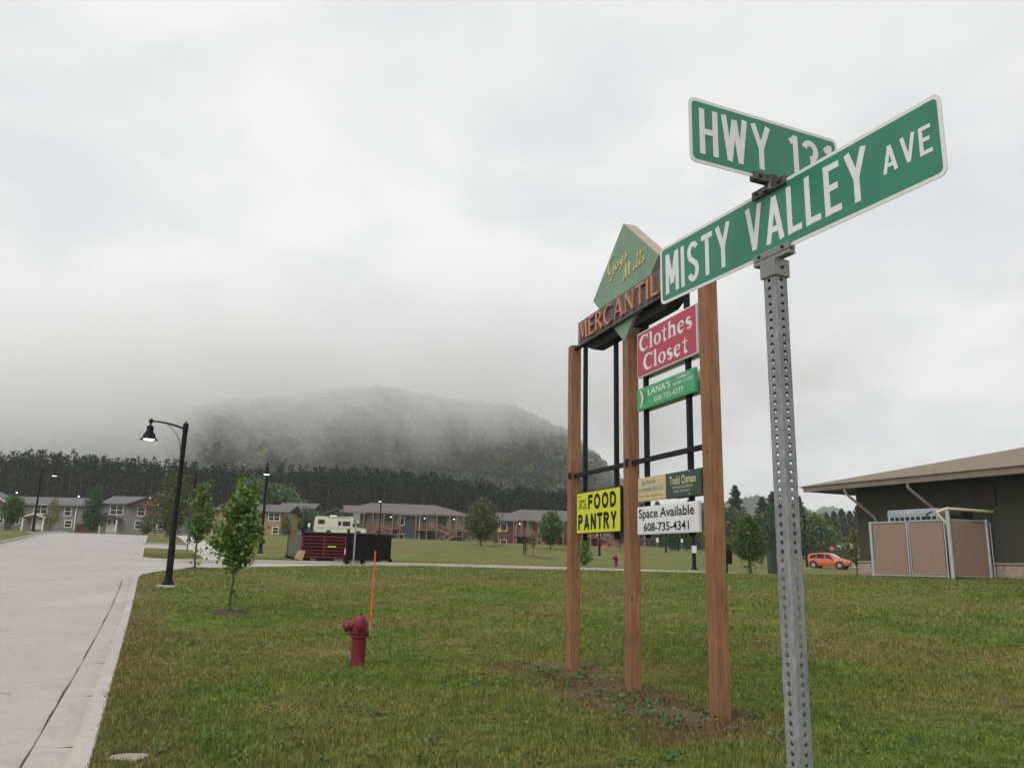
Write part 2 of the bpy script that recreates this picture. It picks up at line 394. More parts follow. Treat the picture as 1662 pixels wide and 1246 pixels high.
# ================================================================ GROUND, ROADS, KERBS
K0 = np.array([-.25, 0.]); VD = np.array([.914, .405]); UD = np.array([-.405, .914])
VD = VD / np.linalg.norm(VD); UD = UD / np.linalg.norm(UD)
def vu(v, u): return K0 + VD * v + UD * u
def catmull(pts, n=6):
    P = [np.array(p, float) for p in pts]; out = []
    for i in range(len(P) - 1):
        p0, p1, p2, p3 = P[max(i-1, 0)], P[i], P[i+1], P[min(i+2, len(P)-1)]
        for k in range(n):
            s = k / n
            out.append(.5 * ((2*p1) + (-p0+p2)*s + (2*p0-5*p1+4*p2-p3)*s*s + (-p0+3*p1-3*p2+p3)*s**3))
    out.append(P[-1]); return out
def offset(line, d):
    L = np.array(line); T = np.gradient(L, axis=0); T /= np.linalg.norm(T, axis=1)[:, None]
    return [L[i] + d * np.array([-T[i, 1], T[i, 0]]) for i in range(len(L))]
UC, RN = 32.4, 2.6
near_arc = [vu(RN - RN*cos(a), UC + RN*sin(a)) for a in np.linspace(0, pi/2, 8)]
near_edge = catmull([near_arc[-1], vu(5.2, UC+RN), (-6.3, 35.9), (-2.5, 37.4), (3, 38.6), (9, 39.2), (16, 39.6), (28, 39.8), (60, 40.5), (100, 41)])
far_edge = offset(near_edge, 5.6)
RF = 2.2; UF = UC + RN + 5.6
far_arc = [vu(RF - RF*sin(a), UF + RF - RF*cos(a)) for a in np.linspace(0, pi/2, 7)]
far_edge = [q for q in far_edge if (q - K0) @ VD > RF + .05]
poly_main = [vu(-8.3, -34), vu(0, -34)] + [vu(0, u) for u in np.arange(-30, 32, 3.)] + [vu(0, UC), vu(0, UF+RF)] + [vu(0, u) for u in range(46, 106, 4)] + \
            [vu(-8.3, u) for u in range(105, -34, -5)]
poly_side = near_arc + near_edge[1:] + far_edge[::-1] + far_arc
poly_drive = [vu(-.01, 54), vu(2.7, 54), vu(2.7, 62), vu(-.01, 62)]
poly_walk = [vu(2.7, UF+.02), vu(4.5, UF+.02)] + [vu(4.5, u) for u in range(46, 101, 6)] + [vu(2.7, u) for u in range(100, 42, -6)]
PAVE = [np.array(p) for p in (poly_main, poly_side, poly_drive)]; WALK = np.array(poly_walk)
def inside(poly, X, Y):
    r = np.zeros(len(X), bool); n = len(poly)
    for i in range(n):
        x0, y0 = poly[i]; x1, y1 = poly[(i+1) % n]
        c = ((y0 > Y) != (y1 > Y))
        with np.errstate(divide='ignore', invalid='ignore'):
            r ^= c & (X < (x1-x0) * (Y-y0) / (y1-y0 + 1e-30) + x0)
    return r
# one triangulation; every region takes its own triangles, so borders meet exactly
pts = [Vector((x, y)) for y in (-60., -30., -12., -4., 0., 2.) for x in np.linspace(-300, 330, 26)]
ys = np.geomspace(3.0, 252, 84)
for y in ys:
    for a in np.linspace(-1.25, 1.3, 62):
        pts.append(Vector((a * y + .01*sin(7*a*y), y + .004*sin(a*31))))
for y in np.linspace(5, 252, 14):
    for x in (-330, -240, 240, 340): 
        if abs(x / y) > 1.4: pts.append(Vector((x, y)))
edges = []
for poly in (poly_main, poly_side, poly_drive, poly_walk):
    o = len(pts); pts += [Vector((float(q[0]), float(q[1]))) for q in poly]
    edges += [(o + i, o + (i+1) % len(poly)) for i in range(len(poly))]
cv, ce, cf, *_ = delaunay_2d_cdt(pts, edges, [], 0, 1e-4)
CV = np.array([(q[0], q[1]) for q in cv]); CF = np.array([f for f in cf])
cen = CV[CF].mean(axis=1)
in_p = np.zeros(len(CF), bool)
for p in PAVE: in_p |= inside(p, cen[:, 0], cen[:, 1])
in_w = inside(WALK, cen[:, 0], cen[:, 1]) & ~in_p
def region(name, mask, mat, dz):
    F = CF[mask]; idx, inv = np.unique(F, return_inverse=True)
    V = CV[idx]; Z = H(V[:, 0], V[:, 1]) + dz
    return tag(link(name, np_mesh(name, np.column_stack([V, Z]), inv.reshape(F.shape), True), mat), kind='structure')
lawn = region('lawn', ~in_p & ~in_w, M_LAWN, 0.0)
road = region('road', in_p, M_ROAD, -.118)
sidewalk = region('sidewalk', in_w, M_WALK, .012)

def resample(line, step):
    L = np.array(line); s = np.r_[0, np.cumsum(np.linalg.norm(np.diff(L, axis=0), axis=1))]
    n = max(1, int(round(s[-1] / step))); q = np.linspace(0, s[-1], n + 1)
    return np.column_stack([np.interp(q, s, L[:, 0]), np.interp(q, s, L[:, 1])])
def kerb_mesh(line, side, step=.5):
    """profile swept along the back of the kerb; pavement lies on the given side"""
    L = resample(line, step); T = np.gradient(L, axis=0); T /= np.linalg.norm(T, axis=1)[:, None]
    N = np.column_stack([-T[:, 1], T[:, 0]]) * side
    prof = [(0, -.3), (0, .012), (.012, .022), (.13, .018), (.155, -.02), (.17, -.105), (.20, -.116), (.50, -.098), (.50, -.2)]
    V = []; n = len(prof)
    for i in range(len(L)):
        z = float(H(*L[i]))
        for o, h in prof: q = L[i] + N[i] * o; V.append((q[0], q[1], z + h))
    F = [(i*n+k, i*n+k+1, (i+1)*n+k+1, (i+1)*n+k) for i in range(len(L)-1) for k in range(n-1)]
    F += [tuple(range(n)), tuple(range((len(L)-1)*n, len(L)*n))[::-1]]
    mb = MB(); mb.add(V, F); return mb
kerb = bpy.data.objects.new('kerb', None); col.objects.link(kerb); tag(kerb, kind='structure')
cuts = [-1.0, 1.5, 4.2, 6.9, 8.35, 11.1, 14.0, 16.9, 19.9, 22.8, 25.7, 29.0, 32.4]
for a, b in zip(cuts[:-1], cuts[1:]):
    g = .006 if a < 20 else .004
    kerb_mesh([vu(0, a + g), vu(0, b - g)], 1).build('kerb_section', M_KERB, kerb)
    q = MB(); p0, p1 = vu(0, b), vu(-.5, b); z = float(H(*p0)) - .125
    q.beam((p0[0], p0[1], z), (p1[0], p1[1], z), .012, .03).build('joint_filler', M_SEAM, kerb)
kerb_mesh(near_arc + near_edge[1:40], 1, .8).build('kerb_section', M_KERB, kerb)
kerb_mesh([vu(0, u) for u in np.arange(54, UF+RF, -2.)] + far_arc[::-1] + far_edge[:38], -1, .8).build('kerb_section', M_KERB, kerb)
kerb_mesh([vu(0, 84), vu(0, 62)], -1).build('kerb_section', M_KERB, kerb)
kerb_mesh([vu(-8.3, u) for u in range(20, 104, 3)], -1, 1.0).build('kerb_section', M_KERB, kerb)
def strip(line, o0, o1, dz, side=1):
    L = resample(line, .5); T = np.gradient(L, axis=0); T /= np.linalg.norm(T, axis=1)[:, None]; N = np.column_stack([-T[:, 1], T[:, 0]]) * side
    V = []
    for i in range(len(L)):
        z = float(H(*L[i])) + dz; w = .006 * sin(i * 1.7) + .009 * sin(i * .63) + random.uniform(-.004, .004)
        for o in (o0 + w, o1 + w): q = L[i] + N[i]*o; V.append((q[0], q[1], z))
    return MB().add(V, [(2*i, 2*i+1, 2*i+3, 2*i+2) for i in range(len(L)-1)])
strip([vu(0, 0), vu(0, UC)], .497, .525, -.110).build('expansion_seam', M_SEAM, road)
# transverse joints and a crack in the slab
for u, w in ((33.0, .02), (44.5, .03), (57, .04)):
    strip([vu(-8.2, u), vu(-.6, u + .15)], 0, w, -.1135).build('slab_joint', M_SEAM, road)
for pts_ in ([(-1.1, 11.5), (-1.9, 12.6), (-2.3, 13.1), (-3.2, 13.5), (-3.9, 14.6), (-5.0, 15.0)], [(-.7, 20.6), (-1.5, 21.2), (-2.6, 21.3), (-3.4, 22.1)], [(-3.0, 30.5), (-4.4, 31.1), (-5.6, 30.8), (-7.4, 31.5)]):
    L_ = [vu(v_ + random.uniform(-.08, .08), u_ + random.uniform(-.08, .08)) for v_, u_ in pts_]
    strip(catmull(L_, 5), 0, .011, -.113).build('crack', M_CRACK, road)
# small concrete cover in the grass by the kerb
cv_ = ground(208, 6.75)
cover = MB(); cover.prism([(-.13, -.11), (.11, -.12), (.16, .02), (.10, .12), (-.06, .11), (-.15, .03)], -.05, .012, lambda u, v, w: (u, v, w))
tag(cover.build('concrete_cover', M_COVER, None, bevel=.006), 'worn concrete cover sunk in the grass beside the kerb', 'cover').location = cv_

# ---------------------------------------------------------------- grass blades (near), weeds
def vnoise(x, y, s):
    return (np.sin(x*s*1.3 + 1.7*np.sin(y*s*.9)) + np.sin(y*s*1.7 + 1.3*np.sin(x*s*1.1) + 2) + np.sin((x+y)*s*.8 + 4)) / 3
N = 620000
d = np.exp(rng.uniform(np.log(3.2), np.log(46), N)); az = rng.uniform(-.62, .80, N)
X = d * np.sin(az); Y = d * np.cos(az)
_v = (np.column_stack([X, Y]) - K0) @ VD; _u = (np.column_stack([X, Y]) - K0) @ UD
ok = (_v > np.where(_u < UC, -.012, .05))
for p in PAVE[1:]: ok &= ~inside(p, X, Y)
ok &= ~inside(WALK, X, Y)
al = (X-1.4)*.318 - (Y-10.35)*.948; pe = -(X-1.4)*.948 - (Y-10.35)*.318
dirt = np.clip(.85 - np.maximum(np.abs(al) - 1.9, np.abs(pe) - .02) - .6*vnoise(X, Y, 3), 0, 1)
ok &= rng.uniform(0, 1, N) > dirt * 1.1
ok &= (np.abs(X - cv_.x) > .15) | (np.abs(Y - cv_.y) > .12)
X = X[ok]; Y = Y[ok]; d = d[ok]; n = len(X)
hgt = (.034 + .012*vnoise(X, Y, 2.3) + .014*vnoise(X, Y, .7)) * rng.uniform(.6, 1.5, n)
wid = .0011 * d * rng.uniform(.7, 1.3, n) + .0012
th = rng.uniform(0, 2*pi, n); ln = rng.normal(0, .45, (n, 2)) * hgt[:, None]
Z = H(X, Y)
V = np.empty((n, 3, 3), np.float32)
V[:, 0] = np.column_stack([X - np.cos(th)*wid, Y - np.sin(th)*wid, Z - .004])
V[:, 1] = np.column_stack([X + np.cos(th)*wid, Y + np.sin(th)*wid, Z - .004])
V[:, 2] = np.column_stack([X + ln[:, 0], Y + ln[:, 1], Z + hgt])
link('grass', np_mesh('grass', V.reshape(-1, 3), np.arange(3*n).reshape(-1, 3)), M_BLADE, None, 'stuff')

def quads(P, size, up=0.0, aspect=.6, r=rng):
    """leaf-shaped quads at points P, random facing (up>0 biases them flat)"""
    n = len(P); P = np.asarray(P); size = np.broadcast_to(np.asarray(size, float), (n,))
    nrm = r.normal(0, 1, (n, 3)); nrm[:, 2] = nrm[:, 2] + np.sign(nrm[:, 2]) * up; nrm /= np.linalg.norm(nrm, axis=1)[:, None]
    t = r.normal(0, 1, (n, 3)); a = np.cross(nrm, t); a /= np.linalg.norm(a, axis=1)[:, None]; b = np.cross(nrm, a)
    s = size[:, None]; bend = nrm * s * .18
    V = np.stack([P + a*s*.55, P + b*s*.5*aspect + bend + a*s*.05, P - a*s*.5, P - b*s*.5*aspect + bend + a*s*.05], 1)
    return V.reshape(-1, 3), np.arange(4*n).reshape(-1, 4)
# broad-leaved weeds: around the sign posts and scattered through the lawn
cx, cy_ = [], []
for _ in range(120):
    a = random.uniform(-2.1, 2.2); b = random.gauss(0, .33)
    cx.append(1.4 + .318*a - .948*b); cy_.append(10.35 - .948*a - .318*b)
for _ in range(300):
    q = math.exp(random.uniform(math.log(4.5), math.log(20))); a = random.uniform(-.45, .7)
    x, y = q*sin(a), q*cos(a)
    if ((np.array([x, y]) - K0) @ VD) > .4: cx.append(x); cy_.append(y)
P = []
for x, y in zip(cx, cy_):
    k = random.randint(5, 11)
    for _ in range(k):
        xx, yy = x + random.gauss(0, .045), y + random.gauss(0, .045)
        P.append((xx, yy, float(H(xx, yy)) + random.uniform(.02, .075)))
V, F = quads(P, rng.uniform(.03, .06, len(P)), 1.2, .8)
link('weeds', np_mesh('weeds', V, F), L_GREEN, None, 'stuff')

# ================================================================ HILLS, FAR WOODS
def elev(px, py):
    v = ray(px, py); return v[0] / v[1], v[2] / v[1]      # azimuth slope, elevation slope
def ridge(pxs):
    q = np.array([elev(*p) for p in pxs]); o = np.argsort(q[:, 0]); return q[o, 0], q[o, 1]
RA, RE = ridge([(-600, 800), (-300, 770), (-100, 752), (40, 738), (130, 720), (230, 702), (330, 688), (450, 672), (520, 663), (600, 664), (690, 669), (780, 682), (850, 698), (915, 724), (955, 754), (985, 784), (1010, 812), (1060, 850), (1200, 885), (1600, 905)])
YF, YR = 320., 720.
def hillz(X, Y):
    a = X / Y; e = np.interp(a, RA, RE)
    top = 1.6 + e * YR
    s = np.clip((Y - YF) / (YR - YF), 0, 1); s = s*s*(3 - 2*s)
    lump = 5*np.sin(X*.021 + .7*np.sin(Y*.013)) * np.sin(Y*.017 + 1.1) + 2.5*np.sin(X*.05 + Y*.03)
    back = np.clip((Y - YR) / 500, 0, 1)
    return 6.5 + (np.maximum(top - 6.5, 0)) * s * (1 - .8*back) + lump * s
A = np.linspace(-1.5, 1.6, 120); YY = np.r_[np.linspace(236, 720, 60), np.geomspace(740, 4000, 20)]
GA, GY = np.meshgrid(A, YY); GX = GA * GY; GZ = hillz(GX, GY)
GZ = np.where(GY < 300, np.minimum(GZ, H(GX, np.full_like(GX, 229.)) - .4), GZ)
def grid_mesh(name, GX, GY, GZ):
    r, c = GX.shape; V = np.column_stack([GX.ravel(), GY.ravel(), GZ.ravel()]); i = np.arange(r*c).reshape(r, c)
    F = np.column_stack([i[:-1, :-1].ravel(), i[:-1, 1:].ravel(), i[1:, 1:].ravel(), i[1:, :-1].ravel()])
    return np_mesh(name, V, F, True)
M_UNDER = M('forest_floor', (.030, .036, .018), .95, .4, .02)
tag(link('wooded_bluff', grid_mesh('wooded_bluff', GX, GY, GZ), M_UNDER), kind='structure')
# the bluff's trees: too far to pick apart, one mass
n = 5200
a = rng.uniform(-.86, .17, n); y = rng.uniform(335, 800, n); x = a*y; z = hillz(x, y)
keep = z > 9; x, y, z = x[keep], y[keep], z[keep]; n = len(x)
hh = rng.uniform(9, 16, n); rr_ = rng.uniform(3.4, 6.2, n); k = 34
dirs = rng.normal(0, 1, (n, k, 3)); dirs /= np.linalg.norm(dirs, axis=2)[..., None]; dirs[..., 2] = np.abs(dirs[..., 2])*1.1 - .25
P = np.stack([x, y, z + hh*.5], 1)[:, None] + dirs * np.stack([rr_, rr_, hh*.5], 1)[:, None] * rng.uniform(.72, 1.06, (n, k, 1))
V, F = quads(P.reshape(-1, 3), rng.uniform(2.2, 3.9, n*k), .3, .95)
mt, t, b = new_mat('bluff_leaves'); M_HILLF = mt
g = t.nodes.new('ShaderNodeNewGeometry')
n1 = noise(t, .045, 3, .6, g.outputs['Position']); n2 = noise(t, .011, 3, .6, g.outputs['Position'])
o = ramp(t, n1.outputs['Fac'], [(.32, (.014, .028, .012)), (.5, (.040, .064, .022)), (.64, (.150, .170, .038))]).outputs[0]
o = mixc(t, o, ramp(t, n2.outputs['Fac'], [(.35, .7), (.65, 1.2)]).outputs[0], 1.0, 'MULTIPLY')
o = mixc(t, o, ramp(t, g.outputs['Random Per Island'], [(0, .6), (1, 1.4)]).outputs[0], 1.0, 'MULTIPLY')
t.links.new(o, b.inputs['Base Color']); b.inputs['Roughness'].default_value = .9; b.inputs['Specular IOR Level'].default_value = .1
link('bluff_forest', np_mesh('bluff_forest', V, F), M_HILLF, None, 'stuff')
# two farther ridges on the right
for nm, Yd, prof in (('far_ridge', 1250., [(1040, 870), (1120, 835), (1170, 815), (1200, 808), (1240, 807), (1285, 813), (1330, 835), (1380, 868), (1420, 900)]),
                     ('misty_ridge', 1700., [(1230, 900), (1290, 850), (1330, 826), (1350, 822), (1385, 834), (1430, 850), (1500, 860), (1600, 880), (1700, 915)])):
    fa, fe = ridge(prof)
    A = np.linspace(fa[0], fa[-1], 130); S = np.linspace(0, 1, 26)
    GA, GS = np.meshgrid(A, S); GY = Yd * (.72 + .36*GS); s = np.clip(GS/.78, 0, 1); s = s*s*(3-2*s)
    GX = GA * GY; GZ = 4 + np.maximum(np.interp(GA, fa, fe)*Yd - 3, 0) * s * (1 - .5*np.clip((GS-.8)/.2, 0, 1))
    GZ += (rng.normal(0, 1.9, GZ.shape) + 2*np.sin(GX*.06)*np.sin(GY*.05)) * s
    tag(link(nm, grid_mesh(nm, GX, GY, GZ), M_HILLF), kind='structure')

# pine plantation behind the houses: a dark even wall of trees
PA, PE = ridge([(-250, 742), (0, 744), (100, 745), (200, 753), (300, 761), (370, 768), (420, 771), (520, 768), (600, 771), (700, 778), (760, 787), (820, 797), (900, 802), (1000, 815), (1080, 832), (1140, 842)])
Vp, Fp, Vt = [], [], MB(); off = 0
for row in range(7):
    Yr = 196 + row*7.5
    for a in np.arange(-.78 + .008*(row % 2), .245, 1.8/Yr):
        aa = a + random.uniform(-.004, .004); yy = Yr + random.uniform(-2.2, 2.2); xx = aa*yy
        z0 = float(H(xx, yy)) - .3
        topz = 1.6 + np.interp(aa, PA, PE) * 222
        h = max(7, (topz - z0)) * random.uniform(.975, 1.015) * (1 if row > 1 else random.uniform(.92, 1.0))
        k = 160; tt = rng.uniform(.30 if row else .22, 1.0, k)**.8
        rad = np.sqrt(np.clip(1 - tt, 0, 1)) * 1.7 + .5; ph = rng.uniform(0, 2*pi, k); ru = rng.uniform(.3, 1.0, k)
        P = np.column_stack([xx + np.cos(ph)*rad*ru, yy + np.sin(ph)*rad*ru, z0 + tt*h - ru*rad*.25])
        v, f = quads(P, rng.uniform(.65, 1.35, k) * (1.1 - .45*tt), .2, .7)
        Vp.append(v); Fp.append(f + off); off += len(v)
        if row < 2: Vt.tube([(xx, yy, z0), (xx, yy, z0 + h*.7)], [.19, .09], 5, False)
pw = link('pine_wood', np_mesh('pine_wood', np.concatenate(Vp), np.concatenate(Fp)), L_PINE, None, 'stuff')
Vt.build('trunks', M_BARK, pw, kind='stuff', fix=False)
# ================================================================ LETTERING
def arc(cx, cy, rx, ry, a0, a1, n=12):
    return [(cx + rx*cos(radians(a0 + (a1-a0)*k/n)), cy + ry*sin(radians(a0 + (a1-a0)*k/n))) for k in range(n+1)]
def ribbon(line, w):
    """flat stroke of width w (number, or one per point) -> left and right edge points"""
    L = [np.array(p, float) for p in line]; n = len(L)
    W = [w]*n if not hasattr(w, '__len__') else list(np.interp(np.linspace(0, 1, n), np.linspace(0, 1, len(w)), w))
    A, B = [], []
    for i in range(n):
        d0 = L[i] - L[i-1] if i else L[1] - L[0]; d1 = L[i+1] - L[i] if i < n-1 else d0
        d0 = d0/np.linalg.norm(d0); d1 = d1/np.linalg.norm(d1)
        m = d0 + d1; m = m/np.linalg.norm(m) if np.linalg.norm(m) > 1e-6 else d0
        nn = np.array([-m[1], m[0]]); c = max(.45, nn @ np.array([-d0[1], d0[0]]))
        A.append(L[i] + nn*W[i]/2/c); B.append(L[i] - nn*W[i]/2/c)
    return A, B
def put_strokes(mb, strokes, fn, depth):
    """each stroke a slim prism standing `depth` off the panel; fn(u,v,w) -> point"""
    for k, (line, w) in enumerate(strokes):
        A, B = ribbon(line, w); n = len(A); dd = depth + .0002*k
        V = [fn(p[0], p[1], dd) for p in A] + [fn(p[0], p[1], dd) for p in B] + [fn(p[0], p[1], 0) for p in A] + [fn(p[0], p[1], 0) for p in B]
        F = []
        for i in range(n-1):
            F += [(i, i+1, n+i+1, n+i), (2*n+i, 2*n+i+1, i+1, i), (n+i, n+i+1, 3*n+i+1, 3*n+i)]
        F += [(0, n, 3*n, 2*n), (n-1, 3*n-1, 4*n-1, 2*n-1)]
        mb.add(V, F)
# road-sign alphabet: unit cap height, stroke centre lines
T_ = .145; hT = T_/2
HB = .19
def HG(ch):
    if ch == 'H': w = .56; return w, [[(hT,0),(hT,1)], [(w-hT,0),(w-hT,1)], [(hT,.5),(w-hT,.5)]]
    if ch == 'W': w = .80; return w, [[(.06,1),(.235,.02)], [(.215,.0),(.40,.94)], [(.40,.94),(.585,.0)], [(.565,.02),(w-.06,1)]]
    if ch == 'Y': w = .64; return w, [[(.07,1),(.32,.46)], [(w-.07,1),(.32,.46)], [(.32,.50),(.32,0)]]
    if ch == '1': w = .30; return w, [[(w-hT,0),(w-hT,1)], [(w-.09,.93),(.05,.83)]]
    if ch == '3': w = .52; return w, [arc(.245,.735,.19,.185,160,-90,14)[0:] , arc(.245,.285,.195,.205,90,-160,14)]
    if ch == 'M': w = .66; return w, [[(hT,0),(hT,1)], [(w-hT,0),(w-hT,1)], [(.10,.98),(.33,.22)], [(w-.10,.98),(.33,.22)]]
    if ch == 'I': w = .17; return w, [[(hT,0),(hT,1)]]
    if ch == 'S': w = .54; return w, [arc(.27,.735,.19,.185,25,180,10) + arc(.27,.735,.19,.20,195,255,4) + [(.34,.46)] + arc(.27,.275,.19,.20,50,-20,5) + arc(.27,.275,.19,.195,-35,-160,8)]
    if ch == 'T': w = .52; return w, [[(0,1-hT),(w,1-hT)], [(w/2,1-T_),(w/2,0)]]
    if ch == 'V': w = .62; return w, [[(.07,1),(.31,.03)], [(w-.07,1),(.31,.03)]]
    if ch == 'A': w = .64; return w, [[(.07,0),(.32,.97)], [(w-.07,0),(.32,.97)], [(.17,.27),(w-.17,.27)]]
    if ch == 'L': w = .48; return w, [[(hT,0),(hT,1)], [(hT,hT),(w,hT)]]
    if ch == 'E': w = .50; return w, [[(hT,0),(hT,1)], [(hT,hT),(w,hT)], [(hT,1-hT),(w-.02,1-hT)], [(hT,.52),(w-.08,.52)]]
    return .3, []
def hg_word(mb, word, u0, u1, v0, h, fn, depth=.0012):
    gl = [HG(c) for c in word]; gap = .15
    total = sum(g[0] for g in gl) + gap*(len(gl)-1); sx = (u1-u0)/total; x = 0
    for w, st in gl:
        strokes = [([(u0 + (x+p[0])*sx, v0 + p[1]*h) for p in line], T_*h*.98 if False else T_*.5*(sx+h)) for line in st]
        put_strokes(mb, strokes, fn, depth); x += w + gap
# thick-and-thin alphabet (MERCANTILE, Clothes, Closet): strokes with widths
def SR(ch):
    t, k = .055, .15
    if ch == 'M': w = .84; return w, [([(.10,0),(.20,1)], [.07,.05]), ([(.20,1),(.42,.1)], [.16,.11]), ([(.42,.1),(.64,1)], [.05,.06]), ([(.66,1),(.74,0)], [.12,.16])]
    if ch == 'E': w = .52; return w, [([(.10,0),(.10,1)], [.15,.11,.15]), ([(.1,.96),(.48,.96)], [.08,.1]), ([(.1,.52),(.42,.52)], [.06,.09]), ([(.1,.04),(.50,.04)], [.08,.1])]
    if ch == 'R': w = .62; return w, [([(.10,0),(.10,1)], [.15,.11,.15]), ([(.1,.96)] + arc(.26,.74,.2,.22,90,-90,10) + [(.1,.52)], [.06,.08,.15,.08,.06]), ([(.26,.52),(.58,0)], [.11,.17])]
    if ch == 'C': w = .78; return w, [(arc(.44,.5,.35,.47,48,312,22), [.07,.06,.13,.16,.13,.06,.05])]
    if ch == 'A': w = .74; return w, [([(.07,0),(.36,1)], [.08,.07]), ([(.36,1),(.66,0)], [.13,.17]), ([(.17,.33),(.54,.33)], .07)]
    if ch == 'N': w = .76; return w, [([(.11,0),(.11,1)], [.08,.06]), ([(.12,1),(.64,.02)], [.17,.15]), ([(.65,0),(.65,1)], [.06,.09])]
    if ch == 'T': w = .64; return w, [([(.02,.95),(.62,.95)], [.11,.08,.11]), ([(.32,.95),(.32,0)], [.11,.16])]
    if ch == 'I': w = .22; return w, [([(.11,0),(.11,1)], [.16,.11,.16])]
    if ch == 'L': w = .52; return w, [([(.10,0),(.10,1)], [.15,.11,.15]), ([(.1,.04),(.50,.04)], [.08,.11])]
    # lower case, x-height .68
    if ch == 'c_': w = .72; return w, [(arc(.42,.5,.34,.475,42,318,24), [.05,.09,.19,.23,.19,.09,.04]), ([(.68,1),(.69,.68)], [.07,.02])]
    if ch == 'l': w = .34; return w, [([(.17,0),(.17,1.02)], .17), ([(.03,.02),(.31,.02)], t), ([(.05,.98),(.17,1.0)], .06)]
    if ch == 'o': w = .58; return w, [(arc(.29,.33,.20,.315,90,270,14), [.05,.12,.19,.12,.05]), (arc(.29,.33,.20,.315,90,-90,14), [.05,.12,.19,.12,.05])]
    if ch == 't': w = .40; return w, [([(.20,.92),(.19,.14)] + arc(.29,.14,.1,.12,200,310,5), [.05,.17,.17,.15,.04]), ([(.03,.64),(.37,.64)], t)]
    if ch == 'h': w = .64; return w, [([(.15,0),(.15,1.02)], .17), ([(.2,.52)] + arc(.34,.47,.15,.17,150,0,8) + [(.49,.0)], [.05,.08,.14,.17,.17]), ([(.02,.02),(.28,.02)], t), ([(.37,.02),(.62,.02)], t)]
    if ch == 'e': w = .54; return w, [([(.12,.38),(.45,.38)] + arc(.28,.38,.17,.27,0,90,6), [.05,.05,.10,.12,.06]), (arc(.29,.33,.2,.315,90,325,16), [.05,.14,.19,.14,.04])]
    if ch == 's': w = .46; return w, [(arc(.23,.49,.14,.15,30,200,8) + [(.22,.35)] + arc(.22,.17,.15,.15,40,-150,10), [.05,.09,.15,.19,.15,.08,.05])]
    return .3, []
def BS(ch):
    k, q = .19, .095                                                  # plain bold condensed capitals
    if ch == 'F': return .50, [([(q,0),(q,1)], k), ([(q,1-q),(.50,1-q)], k), ([(q,.52),(.44,.52)], k)]
    if ch == 'O': return .70, [(arc(.35,.5,.35-q,.5-q+.01,90,450,28), k)]
    if ch == 'D': return .62, [([(q,0),(q,1)], k), ([(q,1-q),(.26,1-q)] + arc(.27,.5,.35-q,.5-q,90,-90,14) + [(q,q)], k)]
    if ch == 'P': return .56, [([(q,0),(q,1)], k), ([(q,1-q),(.28,1-q)] + arc(.29,.72,.27-q,.28-q,90,-90,10) + [(q,.44+q)], k)]
    if ch == 'A': return .66, [([(q,0),(.33,.97)], k), ([(.66-q,0),(.33,.97)], k), ([(.18,.28),(.48,.28)], k*.9)]
    if ch == 'N': return .62, [([(q,0),(q,1)], k), ([(.62-q,0),(.62-q,1)], k), ([(q,.96),(.62-q,.04)], k)]
    if ch == 'T': return .56, [([(0,1-q),(.56,1-q)], k), ([(.28,1-k),(.28,0)], k)]
    if ch == 'R': return .62, [([(q,0),(q,1)], k), ([(q,1-q),(.30,1-q)] + arc(.31,.73,.28-q,.27-q,90,-90,10) + [(q,.46+q)], k), ([(.30,.5),(.54,0)], k)]
    if ch == 'Y': return .64, [([(q,1),(.32,.46)], k), ([(.64-q,1),(.32,.46)], k), ([(.32,.50),(.32,0)], k)]
def glyph_fit(gl, gap, u0, u1, v0, h):
    total = sum(g[0] for g in gl) + gap*(len(gl)-1); sx = (u1-u0)/total; x = 0
    for w, st in gl:
        yield [([(u0 + (x+p[0])*sx, v0 + p[1]*h) for p in line], (np.atleast_1d(wd)*.5*(sx+h)).tolist() if hasattr(wd, '__len__') else wd*.5*(sx+h)) for line, wd in st]
        x += w + gap
# running script for "Gays Mills"
def SC(ch):
    if ch == 'G': return .75, [(arc(.42,.55,.34,.5,55,265,14) + [(.58,.18),(.66,.42)], [.03,.09,.04]), ([(.66,.42),(.60,-.1),(.44,-.36),(.26,-.28)], [.07,.06,.05])]
    if ch == 'a': return .42, [(arc(.17,.17,.13,.17,60,420,12), [.03,.08,.04]), ([(.32,.34),(.29,.06),(.4,.05)], [.06,.05])]
    if ch == 'y': return .42, [([(.06,.34),(.10,.05),(.2,.02),(.31,.3)], [.06,.05]), ([(.33,.36),(.24,-.18),(.08,-.3)], [.07,.04])]
    if ch == 's': return .32, [([(.20,.38),(.13,.26),(.23,.1),(.12,0),(.02,.06)], [.04,.08,.04])]
    if ch == 'M': return 1.0, [([(.0,.0),(.1,.0),(.24,.55),(.30,.98)], [.07,.05]), ([(.30,.98),(.36,.02)], [.09,.08]), ([(.36,.02),(.62,.98)], [.03,.05]), ([(.62,.98),(.66,.08),(.78,.04)], [.10,.05])]
    if ch == 'i': return .24, [([(.1,.36),(.08,.06),(.2,.05)], [.07,.05]), ([(.13,.48),(.15,.54)], .06)]
    if ch == 'l': return .28, [([(.02,.1),(.2,.85),(.14,.9),(.09,.08),(.22,.05)], [.03,.05,.08,.05])]
    return .3, []
def script_word(word, u0, u1, v0, h, slant=.22, rise=0.0):
    gl = [SC(c) for c in word]; total = sum(g[0] for g in gl); sx = (u1-u0)/total; x = 0; out = []
    for w, st in gl:
        for line, wd in st:
            out.append(([(u0 + (x+p[0]+slant*p[1])*sx, v0 + p[1]*h + rise*(x+p[0])*sx) for p in line], (np.atleast_1d(wd)*.6*(sx+h)).tolist()))
        x += w
    return out
